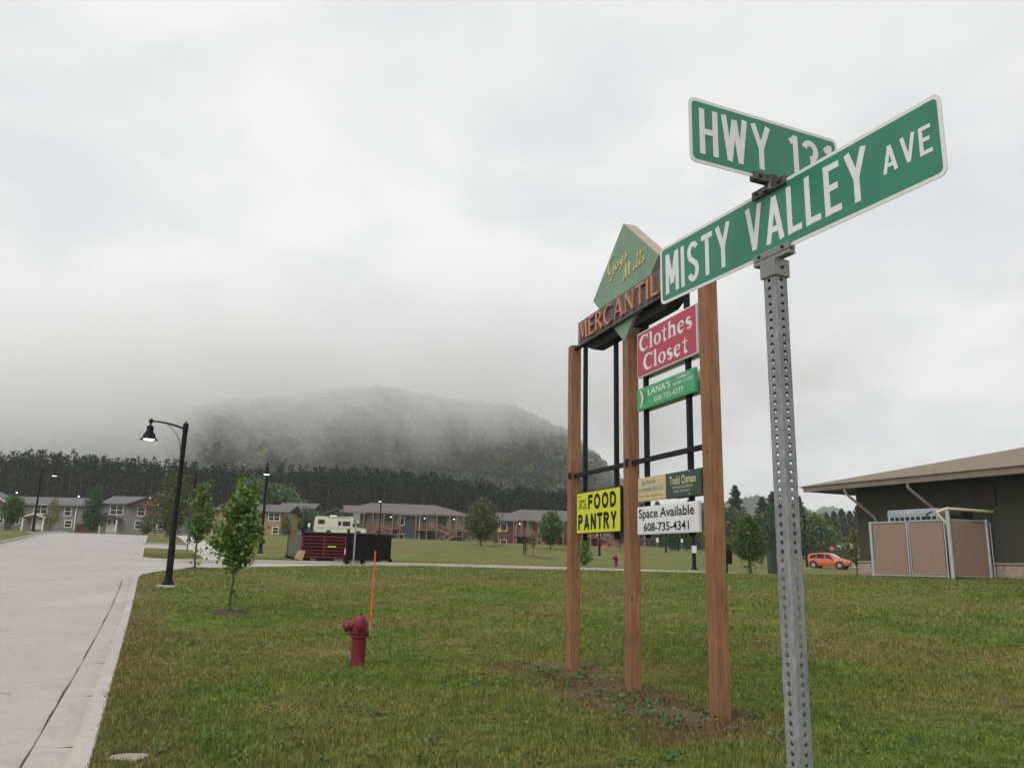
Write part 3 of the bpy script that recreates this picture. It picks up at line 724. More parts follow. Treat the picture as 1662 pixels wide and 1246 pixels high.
def sans(word, u0, u1, v0, v1, fn, depth, bold=.0, caps=True):
    """built-in font, fitted to a box, laid on a panel"""
    cu = bpy.data.curves.new('txt', 'FONT'); cu.body = word; cu.offset = bold; cu.resolution_u = 3; cu.size = 1
    o = bpy.data.objects.new('txt', cu); col.objects.link(o)
    bpy.context.view_layer.update()
    me = bpy.data.meshes.new_from_object(o.evaluated_get(bpy.context.evaluated_depsgraph_get()))
    bpy.data.objects.remove(o); bpy.data.curves.remove(cu)
    n = len(me.vertices); co = np.empty(n*3, np.float32); me.vertices.foreach_get('co', co); co = co.reshape(-1, 3)
    a, b = co[:, :2].min(0), co[:, :2].max(0)
    global word_of; lo = [min(co[i, 0] for i in p.vertices) for p in me.polygons]; hi = [max(co[i, 0] for i in p.vertices) for p in me.polygons]; word_of = [0]*len(lo); cur = -9.; w_ = -1
    for i in np.argsort(lo):                                         # a wide gap starts a new word
        if lo[i] > cur + .2: w_ += 1
        cur = max(cur, hi[i]); word_of[i] = w_
    u = u0 + (co[:, 0]-a[0])/(b[0]-a[0])*(u1-u0); v = v0 + (co[:, 1]-a[1])/(b[1]-a[1])*(v1-v0)
    V = [fn(float(x), float(y), depth) for x, y in zip(u, v)]; F = [tuple(p.vertices) for p in me.polygons]
    bpy.data.meshes.remove(me); return V, F
def word_mesh(name, mat, parent, items, fn, depth=.003):
    for it in items:                                                 # one part for each line of print
        V, F = sans(it[0], *it[1:5], fn, depth, it[5] if len(it) > 5 else 0.0)
        for k in sorted(set(word_of)):
            fs = [f for f, q in zip(F, word_of) if q == k]; ids = sorted({i for f in fs for i in f}); mp_ = {i: j for j, i in enumerate(ids)}
            MB().add([V[i] for i in ids], [tuple(mp_[i] for i in f) for f in fs]).build(name, mat, parent, fix=False)

# ================================================================ STREET NAME SIGN
SP = Vector((.8038, 2.3109, 0.0))
sign = thing('street_name_sign', 'two green street name blades crossed on a perforated galvanised post in the foreground', 'street sign', SP)
# post: square perforated tube, every hole cut, one corner towards the camera
PW, PR_, PITCHM, HR = .0254, .005, .0254, .0067
post = MB(); ang0 = radians(70.8)
def rot2(x, y, a): return (x*cos(a) - y*sin(a), x*sin(a) + y*cos(a))
zc0, zc1 = -.05, 2.50; ncell = int((zc1 - zc0) / PITCHM)
for face in range(4):
    fa = ang0 + radians(45) + face*pi/2
    def fp(u, z, d=0.0): x, y = rot2(PW - d, u, fa); return (x, y, z)
    wf = PW - PR_
    for c in range(ncell):
        z0 = zc0 + c*PITCHM; zm = z0 + PITCHM/2
        ring = [(HR*cos(2*pi*k/12 + pi/12), zm + HR*sin(2*pi*k/12 + pi/12)) for k in range(12)]
        def outer(k):
            a = 2*pi*k/12 + pi/12; x, y = cos(a), sin(a); s = 1/max(abs(x), abs(y)); return (x*s*wf, zm + y*s*PITCHM/2)
        out = [outer(k) for k in range(12)]
        V = [fp(*q) for q in ring] + [fp(*q) for q in out] + [fp(q[0], q[1], .0027) for q in ring]
        F = [(k, (k+1) % 12, 12+(k+1) % 12, 12+k) for k in range(12)] + [(k, 24+k, 24+(k+1) % 12, (k+1) % 12) for k in range(12)]
        post.add(V, F)
    # rounded corner strip
    L = [rot2(wf + PR_*cos(a), wf + PR_*sin(a), fa) for a in np.linspace(0, pi/2, 5)]
    V = [(x, y, z) for z in (zc0, zc0 + ncell*PITCHM) for x, y in L]
    post.add(V, [(i, i+1, 5+i+1, 5+i) for i in range(4)])
post.build('post', M_GALV, sign, fix=False)
def blade_fn(az, zc, off=0.0):
    d = (cos(radians(az)), sin(radians(az))); nrm = (d[1], -d[0])       # faces the camera
    if nrm[0]*(-SP.x) + nrm[1]*(-SP.y) < 0: nrm = (-nrm[0], -nrm[1])
    return lambda u, v, w: (d[0]*u + nrm[0]*(w + off), d[1]*u + nrm[1]*(w + off), zc + v)
def rrect(u0, u1, v0, v1, r, n=6):
    return arc(u1-r, v1-r, r, r, 0, 90, n) + arc(u0+r, v1-r, r, r, 90, 180, n) + arc(u0+r, v0+r, r, r, 180, 270, n) + arc(u1-r, v0+r, r, r, 270, 360, n)
def blade(az, u0, u1, z0, z1, words):
    fn = blade_fn(az, 0); b = MB(); b.prism(rrect(u0, u1, z0, z1, .022), -.0015, .0015, fn)
    o = b.build('sign_blade', M_SWHITE, sign)
    g = MB(); g.prism(rrect(u0+.011, u1-.011, z0+.011, z1-.011, .014), .0016, .0022, fn); g.build('green_field', M_SGREEN, o)
    f2 = lambda u, v, w: fn(u, v, w + .0024)
    for w_, a, b_, v0, h in words: l = MB(); hg_word(l, w_, a, b_, v0, h, f2, .0006); l.build('lettering', M_SWHITE, o)
    return o
tag(blade(-65, -.588, .593, 2.544, 2.768, [('MISTY', -.552, -.193, 2.576, .155), ('VALLEY', -.115, .365, 2.580, .155), ('AVE', .414, .561, 2.620, .078)]),
    'long green blade reading MISTY VALLEY AVE')
tag(blade(23.5, -.308, .296, 2.788, 3.005, [('HWY', -.270, .006, 2.820, .154), ('131', .081, .268, 2.820, .154)]), 'short green blade reading HWY 131')
fa, fb = blade_fn(-65, 0), blade_fn(23.5, 0)
def slot_bracket(name, fn, z0, z1, L):
    b = MB()
    for s in (-1, 1): b.prism([(-L, z0), (L, z0), (L, z1), (-L, z1)], s*.004, s*.013, fn)
    b.prism([(-L, z0), (L, z0), (L, z0+.006), (-L, z0+.006)] if z0 > 2.7 and z1 > 2.78 else [(-L, z1-.006), (L, z1-.006), (L, z1), (-L, z1)], -.004, .004, fn)
    return b
slot_bracket('c', fa, 2.748, 2.776, .072).build('cross_bracket', M_BRACKET2, sign, bevel=.002)
slot_bracket('c', fb, 2.776, 2.804, .072).build('cross_bracket', M_BRACKET2, sign, bevel=.002)
b = MB(); b.lathe([(.026, 2.752), (.020, 2.768), (.020, 2.782), (.026, 2.800)], 12); b.build('bracket_neck', M_BRACKET2, sign, smooth=True)
b = MB()
for s in (-1, 1): b.prism([(-.078, 2.534), (.076, 2.534), (.076, 2.558), (-.078, 2.558)], s*.004, s*.014, fa)
b.prism([(-.078, 2.520), (.076, 2.520), (.076, 2.5335), (-.078, 2.5335)], -.014, .014, fa)
c4 = [rot2(s*.0315, t_*.0315, ang0 - pi/4) for s, t_ in ((1, 1), (-1, 1), (-1, -1), (1, -1))]
c5 = [rot2(s*.0315, t_*.0315, ang0 - pi/4) for s, t_ in ((1, 1), (-1, 1), (-1, -1), (1, -1))]
b.add([(x, y, 2.462) for x, y in c4] + [(x, y, 2.519) for x, y in c5], [(0,1,2,3),(4,5,6,7),(0,1,5,4),(1,2,6,5),(2,3,7,6),(3,0,4,7)])
b.build('post_cap', M_BRACKET, sign, bevel=.003)
for fn, zz in ((fa, 2.762), (fb, 2.790), (fa, 2.547)):
    for u in (-.05, .05):
        q = MB(); p0 = fn(u, zz, .0135); p1 = fn(u, zz, .0175); q.tube([p0, p1], .0055, 8); q.build('set_screw', M_DARKMETAL, sign)
for k in (0, 1):
    a = ang0 + radians(45) + (pi + k*pi/2) ; 
    for zz in (2.49,):
        x, y = rot2(.0318, 0, a); q = MB(); q.tube([(x*.99, y*.99, zz), (x*1.12, y*1.12, zz)], .005, 8); q.build('set_screw', M_DARKMETAL, sign)

# ================================================================ TALL BUSINESS SIGN
DS = Vector((.318, -.948, 0)).normalized(); NS = Vector((DS.y, -DS.x, 0))    # along the sign, out of its front
SB = Vector((1.606, 10.47, 0.0))
tall = thing('business_sign', 'tall wooden business sign with three brown posts and hanging tenant panels', 'sign', SB)
def sf(off=0.0): return lambda u, v, w: tuple(DS*u + NS*(w + off) + Vector((0, 0, v)))
for s in (-1.925, 0.0, 1.925):
    hz = 4.96 if s < 1 else 4.9
    b = MB(); b.prism([(s-.081, -.06), (s+.081, -.06), (s+.081, hz), (s-.081, hz)], -.081, .081, sf()); b.build('post', M_POST, tall, bevel=.012)
f0 = sf()
for u in (-1.60, -.53, .35, 1.40):
    b = MB(); b.prism([(u-.028, 1.9), (u+.028, 1.9), (u+.028, 4.97), (u-.028, 4.97)], -.075, -.02, f0); b.build('hanging_tube', M_BLACKTUBE, tall)
for u0, u1 in ((-1.842, -.083), (.083, 1.842)):
    for z in (2.875, 4.90):
        b = MB(); b.prism([(u0 - (.03 if z < 3 else 0), z-.028), (u1, z-.028), (u1, z+.028), (u0 - (.03 if z < 3 else 0), z+.028)], -.018, .035, f0); b.build('crossbar', M_BLACKTUBE, tall)
    for z in (2.875,):
        b = MB(); b.prism([(u0-.085, z-.05), (u0, z-.05), (u0, z+.05), (u0-.085, z+.05)], .0825, .095, f0); b.build('mounting_plate', M_BLACKTUBE, tall)
def panel(u0, u1, z0, z1, mat, label, frame=None, back=True, edge=None):
    b = MB(); b.prism([(u0, z0), (u1, z0), (u1, z1), (u0, z1)], .0, .035, f0)
    o = b.build('tenant_panel', frame or mat, tall, bevel=.002); tag(o, label)
    if frame:
        q = MB(); i = .016; q.prism([(u0+i, z0+i), (u1-i, z0+i), (u1-i, z1-i), (u0+i, z1-i)], .0352, .0385, f0); q.build('panel_face', mat, o)
    if back:
        q = MB(); q.prism([(u0+.02, z0+.01), (u1+.04, z0+.01), (u1+.04, z1-.01), (u0+.02, z1-.01)], -.13, -.085, f0); q.build('panel_back', edge or M_SILVER, o)
    return o
fz = sf(.0388)
red = panel(.27, 1.74, 3.965, 4.570, M_RED, 'red panel reading Clothes Closet', M_PWHITE)
b = MB()
for st in glyph_fit([SR(c) for c in ('c_', 'l', 'o', 't', 'h', 'e', 's')], .045, .345, 1.655, 4.305, .205): put_strokes(b, st, fz, .003)
b.build('lettering', M_PWHITE, red, fix=False); b = MB()
for st in glyph_fit([SR(c) for c in ('c_', 'l', 'o', 's', 'e', 't')], .045, .45, 1.545, 4.035, .205): put_strokes(b, st, fz, .003)
b.build('lettering', M_PWHITE, red, fix=False)
grn = panel(.255, 1.675, 3.525, 3.815, M_PGREEN, "green panel reading LANA'S family hair care", M_PGREEN)
word_mesh('lettering', M_PWHITE, grn, [("LANA'S", .56, 1.12, 3.685, 3.775, .015), ('FAMILY', 1.29, 1.56, 3.745, 3.785, .005), ('HAIR CARE', 1.19, 1.64, 3.685, 3.725, .005), ('608-735-4377', .72, 1.42, 3.572, 3.640, .004)], fz)
b = MB(); put_strokes(b, [(arc(.27, 3.672, .14, .125, 62, -62, 14), [.012, .05, .062, .05, .012])], fz, .002); b.build('logo', M_PALEPINK, grn, fix=False)
b = MB(); put_strokes(b, [(arc(.262, 3.672, .19, .125, 58, -58, 14), [.004, .013, .02, .013, .004]), (arc(.31, 3.672, .21, .115, 52, -42, 14), [.004, .012, .004])], fz, .0012); b.build('logo_outline', M_INK, grn, fix=False)
yel = panel(-1.725, -.245, 1.985, 2.600, M_YELLOW, 'yellow panel reading Gays Mills FOOD PANTRY', M_INK, True, M_INK)
for wd, u0_, u1_, v0_, h_ in (('FOOD', -1.30, -.37, 2.335, .205), ('PANTRY', -1.655, -.355, 2.045, .225)):
    b = MB()
    for st in glyph_fit([BS(c) for c in wd], .12, u0_, u1_, v0_, h_): put_strokes(b, st, fz, .003)
    b.build('lettering', M_INK, yel, fix=False)
b = MB(); put_strokes(b, script_word('Gays', -1.665, -1.40, 2.455, .085), fz, .002); b.build('script', M_INK, yel, fix=False); b = MB(); put_strokes(b, script_word('Mills', -1.655, -1.345, 2.350, .085), fz, .002); b.build('script', M_INK, yel, fix=False)
tn = panel(.25, .955, 2.350, 2.650, M_TAN, 'tan panel with blue and red lettering', M_TAN, False)
word_mesh('lettering', M_BLUEINK, tn, [('Jess Brandt', .36, .72, 2.545, 2.610, .008), ('Eco-friendly USA, LLC', .285, .905, 2.455, 2.525, .008)], fz)
word_mesh('web_address', M_REDINK, tn, [('www.EcoFriendlyUSA.com', .295, .885, 2.395, 2.425, .004)], fz)
dk = panel(.96, 1.75, 2.345, 2.645, M_PDARK, 'dark green panel reading Todd Osman', M_PDARK, True, M_PDARK)
word_mesh('lettering', M_CREAM, dk, [('Todd Osman', 1.06, 1.64, 2.500, 2.600, .012), ('LIMITLESS DESIGN', 1.125, 1.565, 2.452, 2.482, .0), ('(608) 485-0599', 1.165, 1.50, 2.400, 2.432, .0)], fz)
for u, z in ((1.50, 2.628), (1.50, 2.372), (.43, 2.632), (.43, 2.368)):
    q = MB(); q.tube([f0(u, z, .037), f0(u, z, .044)], .008, 8); q.build('screw', M_SILVER, dk if u > 1 else tn)
wht = panel(.225, 1.67, 1.94, 2.285, M_PWHITE, 'white panel reading Space Available', M_PWHITE)
word_mesh('lettering', M_INK, wht, [('Space Available', .275, 1.59, 2.105, 2.255, .014), ('608-735-4341', .40, 1.47, 1.975, 2.080, .016)], fz)
# diamond emblem and name board
fd = sf(-.103)
dia = MB(); dia.prism([(0, 6.27), (-1.02, 5.43), (0, 4.53), (.99, 5.43)], 0, .185, fd); do = dia.build('diamond', M_DEDGE, tall)
q = MB(); q.prism([(0, 6.262), (-1.012, 5.43), (0, 4.538), (.982, 5.43)], .1855, .1955, fd); q.build('diamond_face', M_PATINA, do)
b = MB(); f3 = sf(.093)
put_strokes(b, script_word('Gays', -.52, .14, 5.61, .25, .1, .17), f3, .010); b.build('script', M_GOLD, do, fix=False)
b = MB(); put_strokes(b, script_word('Mills', -.03, .64, 5.405, .215, .1, .13), f3, .010); b.build('script', M_GOLD, do, fix=False)
nb = MB(); nb.prism([(-1.45, 4.82), (1.42, 4.82), (1.42, 5.20), (-1.45, 5.20)], .106, .146, f0); no = nb.build('name_board', M_BOARD, tall, bevel=.003)
f4 = sf(.1465)
for ch, st in zip('MERCANTILE', glyph_fit([SR(c) for c in 'MERCANTILE'], .09, -1.36, 1.345, 4.875, .275)):
    b = MB(); put_strokes(b, st, f4, .035); b.build('letter', M_COPPER, no)
b = MB(); b.prism([(-1.30, 4.835), (1.27, 4.835), (1.27, 4.78), (1.08, 4.70), (-1.1, 4.70), (-1.30, 4.78)], -.12, .05, f0); b.build('under_beam', M_DARKMETAL, tall)
b = MB(); b.prism([(-.30, 4.69), (.32, 4.69), (.12, 4.40), (.12, 4.1), (-.10, 4.1), (-.10, 4.40)], -.125, -.075, f0); b.build('gusset', M_DARKMETAL, tall)

# ================================================================ FIRE HYDRANTS
hyd = thing('fire_hydrant', 'red fire hydrant with a tall orange rod in the near lawn', 'hydrant', ground(580, 12.27), radians(8), 'fire hydrants')
b = MB(); b.lathe([(.105, -.05), (.105, .42)], 18); b.build('barrel', M_HYD, hyd, smooth=True)
b = MB(); b.lathe([(.135, .405), (.14, .41), (.14, .435), (.112, .44), (.112, .455), (.14, .46), (.14, .485), (.12, .49)], 18); b.build('flange', M_HYD, hyd, smooth=True)
b = MB(); b.lathe([(.118, .485), (.118, .56), (.112, .62), (.085, .68), (.045, .715), (.02, .722)], 18); b.build('bonnet', M_HYD, hyd, smooth=True)
b = MB(); b.lathe([(.022, .715), (.024, .75)], 5); b.build('operating_nut', M_HYD, hyd)
b = MB(); b.lathe([(.075, -.22), (.09, -.215), (.09, -.165), (.078, -.16), (.078, -.07)], 14, (0, 0, .565), 'x'); c_ = b.build('pumper_cap', M_HYD, hyd, smooth=True)
b = MB(); b.lathe([(.022, -.255), (.022, -.218)], 5, (0, 0, .565), 'x'); b.build('cap_nut', M_HYD, c_)
for s in (-1, 1):
    b = MB(); b.lathe([(.04, -.19), (.055, -.185), (.055, -.14), (.045, -.135), (.045, -.05)] if s < 0 else [(.045, .05), (.045, .135), (.055, .14), (.055, .185), (.04, .19)], 12, (0, 0, .57), 'y'); c_ = b.build('nozzle_cap', M_HYD, hyd, smooth=True)
    b = MB(); b.lathe([(.018, s*.185), (.018, s*.215)], 5, (0, 0, .57), 'y'); b.build('cap_nut', M_HYD, c_)
for k in range(8):
    a = k*pi/4; b = MB(); b.lathe([(.013, .395), (.013, .50)], 6, (.128*cos(a), .128*sin(a), 0)); b.build('flange_bolt', M_DARKMETAL, hyd)
b = MB(); b.tube([(.145, .09, .44), (.155, .09, .66)], .012, 8); b.build('marker_spring', M_CREAM, hyd)
b = MB(); b.tube([(.155, .09, .60), (.158, .09, .9), (.163, .09, 1.66)], [.014, .013, .011], 8); tag(b.build('marker_rod', M_ORANGE, hyd), 'thin orange rod')
h2 = copy_tree(hyd); h2.location = ground(1000, 53); tag(h2, 'small far red hydrant with orange rod across the side street', 'hydrant')

# ================================================================ STREET LAMPS
LH = 5.45
def make_lamp():
    r = thing('street_lamp', '', 'street lamp', (0, 0, 0), 0, 'black street lamps')
    b = MB(); b.cbox((0, 0, .02), (.56, .56, .12)); b.build('footing', M_WALK, r)
    b = MB(); b.lathe([(.21, .08), (.21, .13), (.16, .17), (.13, .24), (.125, .34), (.115, .36)], 16); b.build('base', M_LAMPBLACK, r, smooth=True)
    b = MB(); b.lathe([(.112, .35), (.108, 1.35), (.085, 1.42), (.082, LH-.28), (.092, LH-.27), (.092, LH-.04), (.07, LH), (.03, LH+.01)], 14); p = b.build('pole', M_LAMPBLACK, r, smooth=True)
    b = MB(); b.lathe([(.02, LH), (.028, LH+.04), (.012, LH+.10)], 8); b.build('finial', M_LAMPBLACK, r, smooth=True)
    A = [(-.05, 0, LH-.18), (-.30, 0, LH-.10), (-.62, 0, LH-.02), (-.90, 0, LH+.02), (-1.16, 0, LH+.03)]
    b = MB(); b.tube(A, [.036, .034, .031, .029, .029], 8); b.build('arm', M_LAMPBLACK, r, smooth=True)
    W = [(-.085, 0, LH-.95), (-.14, 0, LH-.62), (-.32, 0, LH-.32), (-.60, 0, LH-.06)]
    b = MB(); b.tube(W, .010, 6); b.build('brace', M_LAMPBLACK, r)
    x = -1.16
    b = MB(); b.lathe([(.02, LH+.12), (.06, LH+.09), (.075, LH+.04), (.06, LH-.02), (.03, LH-.05), (.03, LH-.12)], 12, (x, 0, 0)); b.build('hanger', M_LAMPBLACK, r, smooth=True)
    b = MB(); b.lathe([(.05, LH-.11), (.10, LH-.14), (.115, LH-.20), (.105, LH-.30), (.14, LH-.36), (.19, LH-.43), (.215, LH-.54), (.27, LH-.585), (.30, LH-.60), (.30, LH-.612), (.20, LH-.60)], 18, (x, 0, 0), cap=False); s = b.build('lamp_shade', M_LAMPBLACK, r, smooth=True)
    b = MB(); b.lathe([(.02, LH-.63), (.12, LH-.622), (.185, LH-.595), (.185, LH-.58)], 14, (x, 0, 0)); b.build('lamp_glass', M_BULB, s, smooth=True)
    return r
proto = make_lamp(); first = True
LAMPS = [(272, 26.9, 6, 'tall black lamp standing in the near lawn between kerb and young maple'),
         (422, 50, 105, 'black lamp standing left of the red farm gate'),
         (53, 69, 178, 'black lamp on the grass left of the main road'),
         (306, 63, 0, 'black lamp on the sidewalk behind the trees by the road'),
         (615, 104, 92, 'black lamp rising behind the dark windbreak panel'),
         (973, 80, 60, 'black lamp pole seen just below the yellow panel'),
         (1127, 48.5, 130, 'black lamp pole with a small white notice, below the white panel'),
         (1081, 100, 120, 'far black lamp pole seen under the white panel'),
         (1310, 84, 20, 'black lamp pole behind the orange car')]
for px, Yd, rot, lab in LAMPS:
    o = proto if first else copy_tree(proto); first = False
    o.location = ground(px, Yd, -.02); o.rotation_euler = (0, 0, radians(rot)); o['label'] = lab
    if px == 1127:
        b = MB(); b.cbox((0, -.10, 1.28), (.30, .02, .42)); n_ = b.build('notice', M_PWHITE, o); n_.rotation_euler = (0, 0, radians(-130))
# ================================================================ TREES
def crown_env(shape, t):
    if shape == 'oval': return np.sin(np.clip(t, 0, 1)**.75 * pi)**.7
    if shape == 'cone': return np.clip(1.05 - t, 0.03, 1) * np.minimum(1, t*6 + .25)
    if shape == 'flame': return np.sin(np.clip(t, 0, 1)**.55 * pi)**.8 * (1 - .25*t)
    if shape == 'round': return np.sqrt(np.clip(1 - (2*t - 1)**2, 0, 1))
    return np.ones_like(t)
def make_tree(name, label, loc, h, cr, base, leafmat, nleaf, lsize, shape='oval', seed=0, cat='tree', group=None, trunk_r=None, lean=(0, 0), nbr=None, bark=None, droop=0.0, leaders=None, suckers=0, spread=.17):
    r = np.random.default_rng(seed); R = random.Random(seed)
    root = thing(name, label, cat, loc, 0, group)
    tr = trunk_r or h*.012; nb = nbr or int(26 + nleaf/90)
    tk = MB(); nseg = 7; pts = []; x = y = 0.0
    for i in range(nseg+1):
        s = i/nseg; pts.append((lean[0]*s*h + x, lean[1]*s*h + y, -.1 + s*(h*.96 + .1))); x += R.gauss(0, .008*h); y += R.gauss(0, .008*h)
    PT = np.array(pts)
    tk.tube(pts, [tr*(1.25 if i == 0 else 1) * (1 - .85*i/nseg) + .004 for i in range(nseg+1)], 8, True)
    def axis(s): s = np.clip(s, 0, 1)*nseg; i = int(min(s, nseg-1)); return PT[i] + (PT[i+1]-PT[i])*(s-i)
    P = []
    for k in range(nb):
        t = (k + R.random())/nb; s = base + (1-base)*t*.97
        rad = cr*float(crown_env(shape, np.array(t))) * R.uniform(.72, 1.12); ph = k*2.4 + R.uniform(-.5, .5)
        st = axis(max(s - .10 - .1*(1-t), base*.85)) ; en = axis(s) + np.array([cos(ph)*rad, sin(ph)*rad, (.10*h*(1-base))*(1-t) - droop*rad])
        mid = (st + en)/2 + np.array([0, 0, (.12 - droop)*rad])
        tk.tube([st, mid, en], [max(.006, tr*.38*(1-.6*t)), max(.005, tr*.22*(1-.6*t)), .004], 5, False)
        m = max(3, int(nleaf/nb * (.45 + 1.1*float(crown_env(shape, np.array(t))))))
        u = r.beta(2.2, 1.1, m); B = np.where(u[:, None] < .5, st + (mid-st)*(u[:, None]*2), mid + (en-mid)*(u[:, None]*2-1))
        P.append(B + r.normal(0, 1, (m, 3))*cr*spread*np.array([1, 1, .8]))
    for (dx, dy, s0, s1, w) in (leaders or []):                      # extra shoots above the crown
        m = int(nleaf*.05); u = r.uniform(0, 1, m); a = axis(s0); e_ = np.array([dx, dy, s1*h])
        P.append(a + (e_-a)*u[:, None] + r.normal(0, 1, (m, 3))*w*(1.1-u[:, None]*.7))
        tk.tube([a, (a+e_)/2, e_], [.012, .009, .004], 5, False)
    if suckers:
        m = suckers; P.append(np.column_stack([r.normal(0, .14, m), r.normal(0, .14, m), r.uniform(0.05, base*h*.62, m)]))
    P = np.concatenate(P); P[:, 2] = np.maximum(P[:, 2], .06)
    V, F = quads(P, r.uniform(.65, 1.3, len(P))*lsize, .35, .72, r)
    tk.build('trunk', bark or M_BARK, root, smooth=True, fix=False)
    link('crown', np_mesh('crown', V, F), leafmat, root)
    return root
def spruce(label, loc, h, cr, seed, mat=None, base=.08, group=None, n=1500):
    r = np.random.default_rng(seed); root = thing('conifer_tree', label, 'tree', loc, 0, group)
    tk = MB().tube([(0, 0, -.2), (0, 0, h*.97)], [h*.014, .02], 7, False); tk.build('trunk', M_BARK, root, fix=False)
    whorl = np.floor(r.uniform(0, 1, n)**1.25 * 22)/22; t = base + (1-base)*whorl + r.normal(0, .006, n)
    ph = np.floor(r.uniform(0, 9, n))/9*2*pi + whorl*40 + r.normal(0, .10, n); u = r.uniform(.12, 1, n)**.8
    rad = 1.3*cr*np.clip(1.02 - t, .03, 1)**.75*u*(.8 + .25*np.sin(whorl*90))
    P = np.column_stack([np.cos(ph)*rad, np.sin(ph)*rad, t*h - rad*.22 + u*u*.06*h*(1-t)])
    V, F = quads(P, (.052*h)*r.uniform(.6, 1.35, n), .5, .6, r)
    link('crown', np_mesh('crown', V, F), mat or L_SPRUCE, root); return root
def mulch(loc, rad, seed=0):
    R = random.Random(seed); b = MB(); n = 22
    ring = [(cos(2*pi*k/n)*rad*R.uniform(.6, 1.25), sin(2*pi*k/n)*rad*R.uniform(.8, 1.15)) for k in range(n)]
    V = [(0, 0, .07)] + [(x*.6, y*.6, float(H(loc.x + x*.6, loc.y + y*.6)) - loc.z + .05 + R.uniform(-.01, .02)) for x, y in ring] + [(x, y, float(H(loc.x + x, loc.y + y)) - loc.z - .01) for x, y in ring]
    F = [(0, 1+k, 1+(k+1) % n) for k in range(n)] + [(1+k, 1+n+k, 1+n+(k+1) % n, 1+(k+1) % n) for k in range(n)]
    o = b.add(V, F).build('mulch', M_MULCH, None, smooth=True, kind='stuff'); o.location = loc; return o
g1 = ground(372, 20.1)
make_tree('maple_tree', 'young bright green maple nearest the camera, standing in the lawn right of the tall lamp', g1, 3.15, .62, .40, L_MAPLE, 2100, .125, 'oval', 11, nbr=19, trunk_r=.036, lean=(.035, 0), leaders=[(-.02, 0, .75, 1.07, .08), (.33, .05, .72, 1.0, .10)], bark=M_BARKY, suckers=40, spread=.15)
mulch(g1, .50, 1)
g2 = ground(316, 32.5)
make_tree('maple_tree', 'slender green young maple just behind the tall lamp, beside the street corner', g2, 3.7, .60, .36, L_MAPLE, 1700, .13, 'flame', 12, nbr=22, trunk_r=.04, lean=(.02, 0), bark=M_BARKY, suckers=30)
mulch(g2, .6, 2)
g3 = Vector((*vu(1.2, 46.5), 0)); g3.z = float(H(g3.x, g3.y))
make_tree('maple_tree', 'fuller olive green maple on the kerbed grass island left of the tall lamp', g3, 4.5, 1.15, .27, L_OLIVE, 2000, .15, 'oval', 13, nbr=24, trunk_r=.05)
